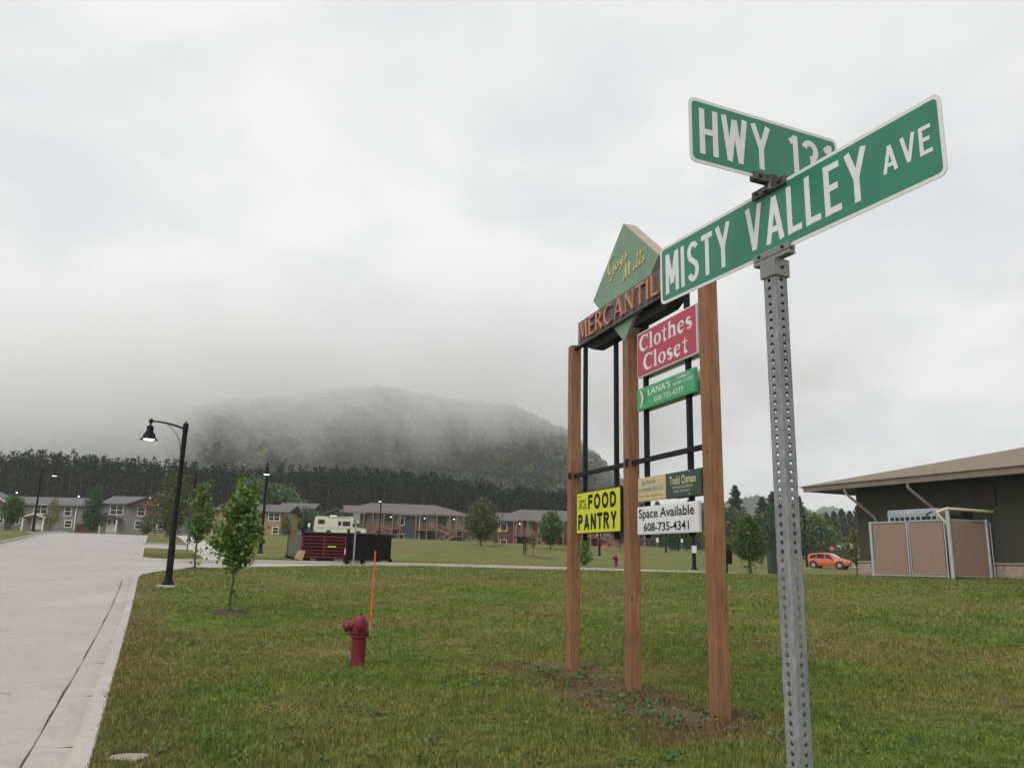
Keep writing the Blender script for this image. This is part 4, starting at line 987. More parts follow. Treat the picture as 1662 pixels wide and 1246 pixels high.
TREES = [
 ('broadleaf_tree', 'round green tree on the lawn left of the main road, at the left edge', 15, 74, 3.4, 1.0, .25, L_GREEN, 1500, .20, 'round', 21),
 ('broadleaf_tree', 'thin sparse yellowish sapling in front of the far left town house', 80, 118, 5.2, 1.25, .2, L_YELLOW, 500, .26, 'oval', 22),
 ('broadleaf_tree', 'tall dense dark green tree between the two grey town houses', 147, 126, 7.6, 1.75, .06, L_DEEP, 2600, .34, 'flame', 23),
 ('shrub', 'small bush in front of the second grey town house', 236, 100, 2.5, 1.0, .06, L_OLIVE, 700, .22, 'round', 24),
 ('broadleaf_tree', 'broad olive tree standing right of the dark apartment block', 781, 96, 5.9, 2.05, .16, L_OLIVE, 3000, .30, 'oval', 25),
 ('broadleaf_tree', 'medium olive tree in front of the red apartment block, left of the sign', 893, 96, 4.7, 1.6, .2, L_GREEN, 2000, .30, 'oval', 26),
 ('sapling', 'thin sapling with mulch ring left of the red apartment block', 803, 92, 2.2, .32, .35, L_OLIVE, 130, .16, 'oval', 27),
 ('sapling', 'smaller sapling behind the mulch-ringed one, near the red apartment block', 815, 104, 2.1, .38, .35, L_YELLOW, 120, .16, 'oval', 28),
 ('sapling', 'left of two thin saplings on the lawn slope, under the black box', 853, 71, 1.6, .26, .3, L_OLIVE, 110, .12, 'oval', 29),
 ('sapling', 'right of two thin saplings on the lawn slope', 865, 69, 2.1, .34, .45, L_OLIVE, 170, .13, 'oval', 30),
 ('shrub', 'light green willowy shrub tree right beside the left sign post', 949, 52, 2.0, .48, .08, L_MAPLE, 1000, .13, 'flame', 31),
 ('broadleaf_tree', 'dense pyramid shaped green tree between the right sign post and the street sign post', 1218, 42.5, 3.15, .92, .27, L_GREEN, 3000, .14, 'flame', 32),
 ('broadleaf_tree', 'sparse yellow green young tree beside the corner of the brown building', 1392, 45, 2.75, .55, .25, L_YELLOW, 700, .13, 'oval', 33),
 ('broadleaf_tree', 'leafy tree behind the camper, left of the dark apartment block', 496, 150, 5.3, 2.2, .1, L_DEEP, 1300, .45, 'round', 34),
 ('broadleaf_tree', 'dark green shrub tree at the left end of the dark apartment block', 547, 134, 4.2, 1.8, .1, L_DEEP, 1000, .38, 'round', 35),
 ('broadleaf_tree', 'shrub beside the right corner of the tan house', 462, 124, 3.3, 1.0, .06, L_OLIVE, 500, .30, 'flame', 36),
 ('broadleaf_tree', 'light green tree at the foot of the pine wood, left of the lamp', 412, 186, 13.5, 4.2, .25, L_GREEN, 1400, .9, 'round', 37),
 ('broadleaf_tree', 'light green tree at the foot of the pine wood, right of the lamp', 452, 188, 11.8, 4.6, .22, L_GREEN, 1500, .9, 'round', 38),
 ('broadleaf_tree', 'low green tree at the foot of the pine wood above the camper', 486, 180, 8.0, 3.6, .15, L_DEEP, 900, .8, 'round', 39),
 ('broadleaf_tree', 'round green tree directly behind the orange car', 1322, 150, 9.0, 3.9, .08, L_GREEN, 2400, .55, 'round', 41),
 ('broadleaf_tree', 'dark broad tree seen under the white panel', 1100, 120, 5.6, 2.7, .1, L_DEEP, 1700, .45, 'round', 42),
 ('broadleaf_tree', 'dark tree seen through the gap between yellow panel and middle post', 1006, 100, 4.6, 1.2, .3, L_DEEP, 900, .3, 'oval', 43),
 ('shrub', 'pale green bush to the right of the stop sign', 1372, 128, 4.5, 1.7, .05, L_GREEN, 700, .38, 'flame', 44),
 ('broadleaf_tree', 'olive tree at the edge of the pines between right sign post and pyramid tree', 1186, 140, 8.5, 2.8, .05, L_OLIVE, 1600, .55, 'oval', 45),
 ('broadleaf_tree', 'tawny tree low behind the white panel on its right', 1152, 130, 4.6, 1.5, .05, L_YELLOW, 700, .35, 'round', 46),
 ('broadleaf_tree', 'dark thicket tree low behind the pyramid tree, on its left', 1206, 150, 8.2, 3.0, .03, L_DEEP, 1700, .55, 'oval', 48),
 ('broadleaf_tree', 'dark thicket tree low behind the pyramid tree, on its right', 1247, 152, 8.8, 3.2, .03, L_DEEP, 1700, .55, 'oval', 49),
 ('broadleaf_tree', 'dark thicket tree low behind the street sign post', 1283, 150, 9.0, 3.2, .03, L_DEEP, 1700, .55, 'oval', 50),
 ('sapling', 'tiny reddish sapling behind the green cabinet', 1236, 72, 1.7, .4, .35, L_OLIVE, 140, .14, 'oval', 47),
]
for nm, lab, px, Yd, h, cr, base, lm, nl, ls, shp, sd_ in TREES:
    make_tree(nm, lab, ground(px, Yd, -.02), h, cr, base, lm, nl, ls, shp, sd_, cat='shrub' if nm == 'shrub' else 'tree',
              trunk_r=(.035 if nm == 'sapling' else None), suckers=60 if px == 1218 else 0)
mulch(ground(803, 92), .9, 3); mulch(ground(815, 104), .8, 4); mulch(ground(864, 69), .7, 5); mulch(ground(887, 66), 1.1, 6)
for k, (px, Yd, h, cr, lab) in enumerate([
    (1197, 160, 13.8, 3.2, 'dark spruce left of the pyramid tree, far behind the lawn'), (1172, 172, 11.5, 3.0, 'dark spruce half hidden by the right sign post'),
    (1240, 165, 12.2, 3.4, 'dark spruce right behind the pyramid tree'), (1258, 158, 13.0, 3.3, 'dark spruce left of the street sign post'),
    (1280, 160, 14.0, 3.4, 'tallest dark spruce hidden behind the street sign post'), (1301, 168, 13.2, 3.0, 'dark spruce just right of the street sign post'),
    (1345, 210, 12.0, 3.0, 'dark spruce right of the round tree, far away'), (1358, 214, 12.6, 3.0, 'second dark spruce right of the round tree'),
    (1371, 210, 13.2, 3.0, 'third dark spruce right of the round tree'), (1384, 216, 13.0, 3.0, 'fourth dark spruce right of the round tree'), (1397, 208, 14.0, 3.2, 'dark spruce against the corner of the brown building'),
    (1120, 175, 11.0, 3.2, 'dark spruce behind the tan and white panels'), (1068, 180, 10.5, 3.2, 'dark spruce seen between middle post and white panel'), (1145, 168, 10.0, 3.0, 'dark spruce left of the right sign post')]):
    spruce(lab, ground(px, Yd, -.1), h, cr, 60 + k, n=2300, group='dark spruces beyond the lawn')

# ================================================================ HOUSES
M_SHINGLE = M('roof_shingle', (.130, .126, .130), .9, .22, 3, .3); M_SHINGLE2 = M('roof_shingle_brown', (.120, .110, .105), .9, .2, 3, .3)
def siding(name, c):
    mt, t, b = new_mat(name); v = mapped(t); w = t.nodes.new('ShaderNodeTexWave'); w.wave_type = 'BANDS'; w.bands_direction = 'Z'; w.wave_profile = 'SAW'
    w.inputs['Scale'].default_value = 2.2; t.links.new(v, w.inputs['Vector']); n = noise(t, 2, 4, .6, v)
    o = ramp(t, n.outputs['Fac'], [(.3, tuple(x*.85 for x in c)), (.7, tuple(x*1.12 for x in c))]).outputs[0]
    o = mixc(t, o, ramp(t, w.outputs['Fac'], [(0, .86), (.15, 1.0)]).outputs[0], 1.0, 'MULTIPLY')
    t.links.new(o, b.inputs['Base Color']); b.inputs['Roughness'].default_value = .75; bump(t, b, w.outputs['Fac'], .4, .02); return mt
S_GREY = siding('siding_grey', (.185, .170, .165)); S_RED = siding('siding_barn_red', (.17, .045, .040)); S_TAN = siding('siding_tan', (.36, .23, .115))
S_SAGE = siding('siding_sage', (.30, .31, .26)); S_SLATE = siding('siding_slate', (.055, .062, .078)); S_BURG = siding('siding_burgundy', (.125, .022, .030)); S_BEIGE = siding('siding_beige', (.21, .185, .155))
M_DECK = M('deck_wood', (.23, .140, .082), .8, .2, 4); M_DARKTRIM = M('dark_trim', (.035, .028, .028), .7)
M_DOOR = M('white_door', (.62, .62, .62), .6, .05); M_BLIND = M('window_blind', (.42, .43, .42), .7, .1)
class House:
    """local frame: x right along the front, -y towards the viewer, z up; photo pixels give x and z"""
    def __init__(s, name, label, px0, Yd, base_py, rz=0.0, slope=.024, cat='house', group=None):
        s.px0 = px0; s.k = ppm(Yd) * cos(rz); s.kz = ppm(Yd); s.by = base_py; s.slope = slope
        loc = ground(px0, Yd); loc.z = float(CAM[2]) ; v = ray(px0, base_py); loc.z = float((CAM + v * Yd / v[1])[2])
        s.root = thing(name, label, cat, loc, rz, group)
    def x(s, px): return (px - s.px0) / s.k
    def z(s, px, py): return (s.by + s.slope*(px - s.px0) - py) / s.kz
    def rect(s, r): a, b, c, d = r; m = (a+c)/2; return s.x(a), s.x(c), s.z(m, d), s.z(m, b)
    def wall(s, r, dep, mat, y0=0.0, low=1.2):
        x0, x1, z0, z1 = s.rect(r); b = MB().box(x0, x1, y0, y0+dep, z0-low, z1); return b.build('wall', mat, s.root)
    def gable(s, px0, px1, py_eave, py_ridge, dep, mat=None, y0=0.0, ov=.5, trim=None):
        x0, x1 = s.x(px0), s.x(px1); m = (px0+px1)/2; ze, zr = s.z(m, py_eave), s.z(m, py_ridge)
        b = MB(); b.prism([(y0-ov, ze-.18), (y0-ov, ze), (y0+dep/2, zr), (y0+dep+ov, ze), (y0+dep+ov, ze-.18), (y0+dep/2, zr-.22)], x0-.35, x1+.35, lambda u, v, w: (w, u, v))
        o = b.build('roof', mat or M_SHINGLE, s.root)
        MB().box(x0-.36, x1+.36, y0-ov-.10, y0-ov-.002, ze-.13, ze+.0).build('gutter', trim or M_TRIM, o); return o
    def front_gable(s, px0, px1, py_eave, py_ridge, dep, wallmat, y0=-1.0, trim=None, ov=.4):
        x0, x1 = s.x(px0), s.x(px1); m = (px0+px1)/2; ze, zr = s.z(m, py_eave), s.z(m, py_ridge); xm = (x0+x1)/2
        MB().prism([(x0, ze-.2), (x1, ze-.2), (xm, zr-.2)], y0, y0+.25, lambda u, v, w: (u, w, v)).build('gable_wall', wallmat, s.root)
        b = MB(); b.prism([(x0-ov, ze-.35), (x0-ov, ze-.1), (xm, zr+.12), (x1+ov, ze-.1), (x1+ov, ze-.35), (xm, zr-.14)], y0-ov, y0+dep, lambda u, v, w: (u, w, v))
        o = b.build('gable_roof', M_SHINGLE, s.root)
        b = MB(); b.prism([(x0-ov, ze-.36), (x0-ov, ze-.09), (xm, zr+.13), (x1+ov, ze-.09), (x1+ov, ze-.36), (xm, zr-.10)], y0-ov-.06, y0-ov-.003, lambda u, v, w: (u, w, v)); b.build('fascia', trim or M_DARKTRIM, o)
    def window(s, r, cols=1, rows=2, y=-.04, blind=False):
        x0, x1, z0, z1 = s.rect(r); f = .11; b = MB()
        b.box(x0, x1, y-.05, y+.04, z0, z0+f).box(x0, x1, y-.05, y+.04, z1-f, z1).box(x0, x0+f, y-.05, y+.04, z0+f, z1-f).box(x1-f, x1, y-.05, y+.04, z0+f, z1-f)
        for c in range(1, cols): xc = x0 + (x1-x0)*c/cols; b.box(xc-.05, xc+.05, y-.045, y+.035, z0+f, z1-f)
        for q in range(1, rows): zc = z0 + (z1-z0)*q/rows; b.box(x0+f, x1-f, y-.04, y+.03, zc-.035, zc+.035)
        o = b.build('window', M_TRIM, s.root)
        for c in range(cols):
            a = x0 + (x1-x0)*c/cols + .06; e_ = x0 + (x1-x0)*(c+1)/cols - .06
            MB().box(a, e_, y-.01, y+.02, z0+f*.8, z1-f*.8).build('pane', M_BLIND if blind else M_GLASS, o)
        return o
    def porch(s, r, py_top, trim, dep=1.6, nd=1, doormat=None, roofmat=None):
        x0, x1, z0, z1 = s.rect(r); zt = s.z((r[0]+r[2])/2, py_top); xm = (x0+x1)/2; p = MB()
        b = MB(); b.prism([(x0-.3, z1), (xm, zt), (x1+.3, z1), (x1+.3, z1-.12), (xm, zt-.16), (x0-.3, z1-.12)], -dep, -.01, lambda u, v, w: (u, w, v)); o = b.build('porch_roof', roofmat or M_SHINGLE, s.root)
        MB().prism([(x0-.1, z1-.1), (xm, zt-.17), (x1+.1, z1-.1)], -dep+.05, -dep+.12, lambda u, v, w: (u, w, v)).build('porch_gable', S_RED, o)
        MB().prism([(x0-.34, z1-.14), (x0-.34, z1+.03), (xm, zt+.04), (x1+.34, z1+.03), (x1+.34, z1-.14), (xm, zt-.14)], -dep-.06, -dep-.003, lambda u, v, w: (u, w, v)).build('porch_fascia', trim, o)
        for x in (x0+.1, x1-.1): MB().box(x-.11, x+.11, -dep+.05, -dep+.27, z0-1.0, z1-.12).build('porch_post', M_TRIM, s.root)
        w = .95*nd; d = MB().box(xm-w/2, xm+w/2, -.07, -.005, z0-.6, z0+2.05).build('door', doormat or M_DOOR, s.root)
        for q in range(nd): MB().box(xm-w/2+.95*q+.25, xm-w/2+.95*q+.70, -.085, -.072, z0+1.1, z0+1.85).build('door_pane', M_GLASS, d)
    def downspout(s, px, py0, py1, mat=None, y=-.08):
        x = s.x(px); MB().box(x-.07, x+.07, y-.1, y, s.z(px, py1)-.5, s.z(px, py0)).build('downspout', mat or M_TRIM, s.root)
    def lamp(s, px, py, y=-.15, r=.10):
        MB().lathe([(.02, -r), (r, -r*.3), (r, r*.3), (.02, r)], 8, (s.x(px), y, s.z(px, py))).build('wall_lamp', M_BULB, s.root)

# grey town house, far left
h = House('town_house', 'grey two-storey town house at the far left with white gabled porch', -40, 138, 854)
h.wall((-40, 816, 131, 856), 9, S_GREY); h.gable(-42, 133, 819.5, 803.5, 9, M_SHINGLE, trim=M_DARKTRIM)
h.front_gable(-75, 20, 817, 797, 4.5, S_RED, -1.2, M_TRIM)
h.wall((-68, 818, 13, 856), 1.2, S_GREY, -1.2)
h.window((50, 818, 73, 834), 2, 2); h.window((100, 822, 112, 837.5), 1, 2); h.window((103, 844, 115.5, 856), 1, 2); h.window((4, 836, 11, 850), 1, 2, -1.24); h.window((23, 838, 30, 851), 1, 2)
h.porch((41, 840, 76, 853), 834, M_TRIM, 1.4, 2); h.downspout(120, 822, 856); h.lamp(18.5, 799.5); h.lamp(125, 806.5, -1.0)
# second grey town house at the end of the road
h = House('town_house', 'grey two-storey town house at the end of the road with red front gable', 160, 140, 861)
h.wall((160, 819, 300, 862), 9, S_GREY); h.gable(160, 300, 819, 803.5, 9, M_SHINGLE, trim=M_DARKTRIM)
h.front_gable(206, 300, 820, 803, 4.5, S_RED, -.9, M_DARKTRIM); h.wall((234, 822, 262, 842), .05, S_RED, -.06, 0)
h.window((174, 820, 196, 835.5), 2, 2); h.window((219, 822.5, 232, 837.5), 1, 2); h.window((217, 845, 230.5, 858.5), 1, 2); h.window((253, 847.5, 263, 859), 1, 2)
h.porch((166, 842.5, 194.5, 861), 837, M_DARKTRIM, 1.5, 2, None, M_DARKTRIM); h.lamp(244, 809.5, -1.4, .16); h.lamp(256, 820, -1.0)
h.downspout(250, 822, 860, M_DARKTRIM)
# low red-brown fence between the two town houses
f0_ = ground(122, 128); f1_ = ground(159, 132); fz0 = float((CAM + ray(140, 861)*130/ray(140, 861)[1])[2])
fen = thing('board_fence', 'low dark red board fence between the two grey town houses', 'fence', (f0_.x, f0_.y, fz0-1.2)); L_ = (f1_ - f0_); n_ = 26
for k in range(n_):
    q = L_ * (k/n_); e_ = L_ * ((k+.93)/n_); MB().beam((q.x, q.y, 1.45), (e_.x, e_.y, 1.45), .04, 1.5).build('board', S_RED, fen)
# tan house
h = House('tan_house', 'tan two-storey house with dark gable, left of the black lamp', 345, 130, 866)
h.wall((345, 829, 458, 867), 9, S_TAN); h.gable(345, 464, 830, 815.5, 9, M_SHINGLE2, trim=M_DARKTRIM)
h.front_gable(352, 418, 829, 806, 4, S_TAN, -1.0, M_DARKTRIM); h.wall((356, 830, 412, 866), 1.0, S_TAN, -1.0)
h.window((433, 832.5, 452, 845.5), 2, 2); h.window((441, 855, 452, 866.5), 1, 2); h.window((402, 836, 411, 844), 1, 2, -1.04); h.porch((400, 855, 422, 866), 848, M_DARKTRIM, 2.0, 1, None, M_DARKTRIM); h.porch((330, 858, 352, 868), 850, M_DARKTRIM, 2.0, 1)
h.downspout(456, 830, 866, M_DARKTRIM); h.lamp(331, 840, -.3, .12)
# sage house behind
h = House('sage_house', 'pale sage house with brown roof half hidden behind the tan house', 446, 158, 868)
h.wall((446, 826, 500, 869), 9, S_SAGE); h.gable(446, 503, 829, 814, 9, M_SHINGLE2, trim=M_TRIM)
h.window((469.5, 829, 477.5, 836.5), 2, 1, -.04); h.window((469.5, 844, 476, 851), 2, 1); 
b = MB()
for px in (476, 492, 497): b.box(h.x(px)-.06, h.x(px)+.06, -2.4, -2.28, h.z(px, 866), h.z(px, 845))
b.box(h.x(475), h.x(498), -2.4, -2.28, h.z(486, 846), h.z(486, 844)); b.build('pergola', M_TRIM, h.root)
# pale garage roof behind camper
h = House('pale_garage', 'low pale garage with wide eave behind the camper', 508, 152, 868)
h.wall((512, 836, 566, 868), 8, S_SAGE)
b = MB(); b.prism([(h.x(505), h.z(505, 840)), (h.x(545), h.z(545, 825)), (h.x(580), h.z(580, 838)), (h.x(580), h.z(580, 840)), (h.x(545), h.z(545, 827)), (h.x(505), h.z(505, 842))], -.6, 8.5, lambda u, v, w: (u, w, v)); b.build('roof', M_SHINGLE2, h.root)
h.window((520, 838, 529, 843), 1, 1)
# apartment blocks: hipped roof, outside stairs and balconies in raw timber
def apartments(label, px0, px1, Yd, py_base, py_eave, py_ridge, rz, wallm, slope, units, trims):
    h = House('apartment_block', label, px0, Yd, py_base, rz, slope, 'apartment block', 'apartment blocks with outside stairs')
    W = h.x(px1); ze = h.z(px0, py_eave); zr = h.z(px0, py_ridge); D = 11.0
    MB().box(0, W, 0, D, -1.5, ze).build('wall', wallm, h.root)
    b = MB(); o = .9; ins = 4.6
    V = [(-o, -o, ze), (W+o, -o, ze), (W+o, D+o, ze), (-o, D+o, ze), (ins, D/2, zr), (W-ins, D/2, zr), (-o, -o, ze-.22), (W+o, -o, ze-.22), (W+o, D+o, ze-.22), (-o, D+o, ze-.22)]
    b.add(V, [(0, 1, 5, 4), (1, 2, 5), (2, 3, 4, 5), (3, 0, 4), (6, 7, 1, 0), (7, 8, 2, 1), (8, 9, 3, 2), (9, 6, 0, 3), (9, 8, 7, 6)]); ro = b.build('roof', M_SHINGLE2, h.root)
    MB().box(-o, W+o, -o-.08, -o-.003, ze-.26, ze-.02).build('gutter', S_BEIGE, ro)
    # projecting bays whose roofs step forward, edged with a pale rake board
    for (f, w) in trims:
        xa = W*f; xb = xa + w
        MB().box(xa, xb, -1.3, -.003, -1.5, ze-.3).build('wall', wallm, h.root)
        zt = ze + (zr-ze)*.62; yt = D/2*.62
        b = MB(); b.add([(xa-.3, -2.1, ze-.3), (xb+.3, -2.1, ze-.3), (xb+.3, yt, zt), (xa-.3, yt, zt), (xa-.3, -2.1, ze-.55), (xb+.3, -2.1, ze-.55), (xb+.3, yt, zt-.3), (xa-.3, yt, zt-.3)],
                        [(0, 1, 2, 3), (0, 4, 5, 1), (1, 5, 6, 2), (3, 7, 4, 0), (4, 7, 6, 5)]); bo = b.build('bay_roof', M_SHINGLE2, h.root)
        MB().beam((xb+.36, -2.1, ze-.42), (xb+.36, yt*.45, ze-.3+(zt-ze+.3)*.55), .1, .3).build('rake_board', S_BEIGE, bo)
        MB().box(xb+.02, xb+.16, -1.46, -1.31, -1.2, ze-.4).build('downspout', M_TRIM, h.root)
        h2 = h.x
        for z0_, z1_ in ((ze-2.2, ze-.8), (ze-4.9, ze-3.6)):
            b = MB(); x0, x1 = xa+.5, xa+1.7; f_ = .1
            b.box(x0, x1, -1.37, -1.305, z0_, z0_+f_).box(x0, x1, -1.37, -1.305, z1_-f_, z1_).box(x0, x0+f_, -1.37, -1.305, z0_+f_, z1_-f_).box(x1-f_, x1, -1.37, -1.305, z0_+f_, z1_-f_); wo = b.build('window', M_TRIM, h.root)
            MB().box(x0+f_*.7, x1-f_*.7, -1.345, -1.306, z0_+f_*.7, z1_-f_*.7).build('pane', M_GLASS, wo)
    # upper-floor bays: alternating beige panels, doors and windows
    x = .5; k = 0; R = random.Random(px0)
    while x < W - 1.2:
        if not any(W*f - .3 < x + .9 and x < W*f + w + .3 for f, w in trims):
            if k % 3 == 0: MB().box(x, x+1.2, -.06, -.004, ze-2.6, ze-.3).build('panel', S_BEIGE, h.root)
            elif k % 3 == 1:
                b = MB(); f_ = .09; x0, x1, z0_, z1_ = x, x+1.3, ze-2.0, ze-.5
                b.box(x0, x1, -.08, -.01, z0_, z0_+f_).box(x0, x1, -.08, -.01, z1_-f_, z1_).box(x0, x0+f_, -.08, -.01, z0_+f_, z1_-f_).box(x1-f_, x1, -.08, -.01, z0_+f_, z1_-f_); wo = b.build('window', M_TRIM if R.random() < .5 else M_DARKTRIM, h.root)
                MB().box(x0+.06, x1-.06, -.05, -.012, z0_+.06, z1_-.06).build('pane', M_GLASS if R.random() < .7 else M_BLIND, wo)
            else: MB().box(x+.1, x+1.0, -.06, -.004, ze-2.6, ze-.5).build('door', M_DOOR if R.random() < .4 else S_BEIGE, h.root)
        k += 1; x += 1.55
    for (fa_, fb_, dirn) in units:                                   # deck with rail and a folded stair
        xa, xb = W*fa_, W*fb_; zf = ze - 2.75; y0, y1 = -2.6, -.02
        d = MB(); d.box(xa, xb, y0, y1, zf-.22, zf).build('deck', M_DECK, h.root)
        r_ = MB()
        for zz in (zf+.3, zf+.62, zf+.95): r_.box(xa, xb, y0, y0+.06, zz-.05, zz+.05)
        x = xa
        while x < xb: r_.box(x, x+.07, y0+.061, y0+.11, zf, zf+.95); x += .55
        r_.build('railing', M_DECK, h.root)
        for x in (xa, (xa+xb)/2, xb-.18): MB().box(x, x+.18, y0-.2, y0-.02, -1.5, ze-.24).build('deck_post', M_DECK, h.root)
        sx = xb if dirn > 0 else xa; st = MB(); zm = zf*.5 - .25; L = 2.9
        ps = [(sx, zf), (sx + dirn*L, zm)], [(sx + dirn*L, zm), (sx + dirn*.2, -.9)]
        for q, ((xA, zA), (xB, zB)) in enumerate(ps):
            yy = -2.3 - q*1.15
            for dy in (0, .95):
                st.beam((xA, yy-dy, zA), (xB, yy-dy, zB), .08, .34); st.beam((xA, yy-dy, zA+.9), (xB, yy-dy, zB+.9), .06, .12)
                for t_ in (0, .33, .66, 1): st.box(xA+(xB-xA)*t_-.05, xA+(xB-xA)*t_+.05, yy-dy-.05, yy-dy+.05, zA+(zB-zA)*t_, zA+(zB-zA)*t_+.95)
            for t_ in np.linspace(.06, .94, 9): st.box(xA+(xB-xA)*t_-.16, xA+(xB-xA)*t_+.16, yy-.93, yy-.02, zA+(zB-zA)*t_-.03, zA+(zB-zA)*t_+.02)
        st.box(sx + dirn*L - .1, sx + dirn*(L+1.0), -4.5, -2.2, zm-.15, zm); st.build('staircase', M_DECK, h.root)
        MB().lathe([(.02, -.08), (.08, 0), (.02, .08)], 8, ((xa+xb)/2, -.25, ze-.8)).build('wall_lamp', M_BULB, h.root)
    return h
apartments('long dark slate apartment block with grey hipped roof and timber stairs', 558, 752, 138, 870, 829, 811, radians(14), S_SLATE, .05,
           [(.06, .22, 1), (.30, .44, -1), (.56, .74, 1), (.84, .96, 1)], [(.40, 4.2), (.0, 3.0)])
apartments('burgundy apartment block with grey hipped roof, left of the business sign', 806, 1010, 142, 884, 842, 823, radians(4), S_BURG, .03,
           [(.12, .24, 1), (.40, .52, -1), (.66, .80, 1)], [(.0, 3.2), (.30, 3.4), (.58, 3.4)])
# ================================================================ BROWN BUILDING ON THE RIGHT
M_OLIVE = M('olive_wall', (.052, .052, .040), .9, .15, 5, .15); M_SOFFIT = M('soffit', (.045, .036, .028), .8)
M_FASCIA = M('tan_fascia', (.30, .245, .195), .6, .08, 2); M_FASCIA2 = M('brown_gutter', (.205, .165, .13), .55, .08, 2)
mt, t, b = new_mat('stone_base'); M_STONE = mt
v = mapped(t); vo = t.nodes.new('ShaderNodeTexVoronoi'); vo.inputs['Scale'].default_value = 5; t.links.new(v, vo.inputs['Vector'])
o = ramp(t, vo.outputs['Color'], [(0, (.20, .16, .13)), (1, (.46, .38, .32))]).outputs[0]; t.links.new(o, b.inputs['Base Color']); b.inputs['Roughness'].default_value = .9; bump(t, b, vo.outputs['Distance'], .6, .03)
M_SLAT = M('tan_slat', (.30, .205, .155), .75, .1, 9); M_FENCEPOST = M('fence_post', (.42, .45, .45), .5, .1, 8, 0, .3); M_HVAC = M('hvac_metal', (.40, .44, .47), .4, .12, 3, 0, .4)
bc = ground(1398, 37); brz = atan2(-.907, .42)
bl = thing('brown_building', 'dark olive building with deep tan roof overhang at the right edge', 'building', bc, brz)
MB().box(0, 26, 0, 14, -1, 4.1).build('wall', M_OLIVE, bl)
MB().box(-.04, 26, -.09, -.003, -1, .62).build('stone_base', M_STONE, bl); MB().box(-.05, 26, -.13, -.092, .60, .68).build('stone_cap', M_FASCIA, bl)
zb = 5.07 - bc.z
MB().box(-1.9, 26, -1.1, 14, zb+.10, zb+.2).build('soffit', M_SOFFIT, bl)
b = MB(); b.prism([(-1.98, zb), (26, zb), (26, zb+.36), (-1.98, zb+.24)], -1.25, -1.10, lambda u, v, w: (u, w, v)); b.build('gutter', M_FASCIA2, bl, bevel=.02)
b = MB(); b.add([(-2.12, -1.34, zb+.245), (26, -1.34, zb+.37), (26, -1.05, zb+2.0), (-2.12, -1.2, zb+.30), (-2.12, -.9, zb+.1), (26, -.9, zb+.1)], [(0, 1, 2, 3), (0, 4, 5, 1), (3, 2, 5, 4), (0, 3, 4), (1, 5, 2)]); b.build('roof_edge', M_FASCIA, bl)
b = MB()
b.add([(-2.0, -1.06, zb+.30), (26, -1.0, zb+2.0), (26, 14, zb+4.2), (-2.0, 14, zb+2.6)], [(0, 1, 2, 3)]); b.build('roof', M_FASCIA, bl)
b = MB(); b.add([(-1.96, -1.1, zb+.02), (-1.96, 14, zb+.02), (-1.96, 14, zb+2.5), (-1.96, -1.1, zb+.25)], [(0, 1, 2, 3)]); b.build('end_fascia', M_FASCIA2, bl)
for u in (.45, 3.75):
    b = MB(); b.tube([(u, -1.18, zb+.1), (u, -1.17, zb-.16), (u+.06, -.98, zb-.34), (u+.62, -.14, zb-1.25), (u+.70, -.07, zb-1.6), (u+.70, -.07, -.5)], .06, 8); b.build('downspout', M_FASCIA, bl, smooth=True)
MB().box(5.75, 6.7, -.05, -.003, zb-1.0, zb-.25).build('louvre', M_SOFFIT, bl)
b = MB(); b.tube([(8.6, -.15, -.5), (8.6, -.15, 2.3)], .05, 8); b.build('conduit', M_BLACKTUBE, bl)
# screened enclosure
en = thing('screen_enclosure', 'tan slatted fence enclosure with pale posts in front of the brown building', 'fence', bc, brz)
def lz(x, y):
    w_ = Matrix.Rotation(brz, 3, 'Z') @ Vector((x, y, 0)); return float(H(bc.x + w_.x, bc.y + w_.y)) - bc.z
HE = 2.15
for x, y, w, top in ((2.78, -2.45, .06, -.05), (2.95, -2.6, .13, .05), (4.66, -2.6, .07, .0), (4.76, -2.6, .05, .0), (6.30, -2.6, .06, .05), (6.50, -2.62, .15, .35), (6.50, -.48, .13, .05), (6.5, -.25, .05, -.05)):
    g_ = lz(x, y); MB().tube([(x, y, g_-.2), (x, y, g_+HE+top)], w/2, 10).build('fence_post', M_FENCEPOST, en, smooth=True)
M_SHEET = M('slat_backing', (.17, .115, .085), .8)
for (x0, y0, x1, y1) in ((3.06, -2.6, 4.60, -2.6), (4.82, -2.6, 6.24, -2.6), (6.50, -2.5, 6.50, -.58)):
    g_ = lz((x0+x1)/2, (y0+y1)/2); L = sqrt((x1-x0)**2 + (y1-y0)**2); n_ = int(L/.085)
    for k in range(n_):
        t0, t1 = k/n_, (k+.88)/n_
        MB().beam((x0+(x1-x0)*t0, y0+(y1-y0)*t0, g_+HE/2+.04), (x0+(x1-x0)*t1, y0+(y1-y0)*t1, g_+HE/2+.04), .02, HE-.14).build('slat', M_SLAT, en)
    e_ = (0, .03) if x0 != x1 else (.03, 0)
    MB().beam((x0, y0+e_[1], g_+HE/2), (x1, y1+e_[1], g_+HE/2), .012, HE-.2).build('screen_backing', M_SHEET, en)
    for zz in (g_+.07, g_+HE): MB().beam((x0-.04, y0-.016, zz), (x1+.04, y1-.016, zz), .05, .05).build('rail', M_FENCEPOST, en)
b = MB(); b.tube([(6.15, -2.75, lz(6.5, -2.6)+HE+.28), (6.3, -2.62, lz(6.5, -2.6)+HE+.38), (6.5, -2.62, lz(6.5, -2.6)+HE+.42), (6.5, .6, lz(6.5, -2.6)+HE+.42)], .055, 10); b.build('pipe_rail', M_CREAM, en, smooth=True)
b = MB(); b.tube([(6.15, -2.75, lz(6.5, -2.6)+HE+.28), (6.42, -2.6, lz(6.5, -2.6)+HE-.15)], .04, 8); b.build('pipe_brace', M_CREAM, en)
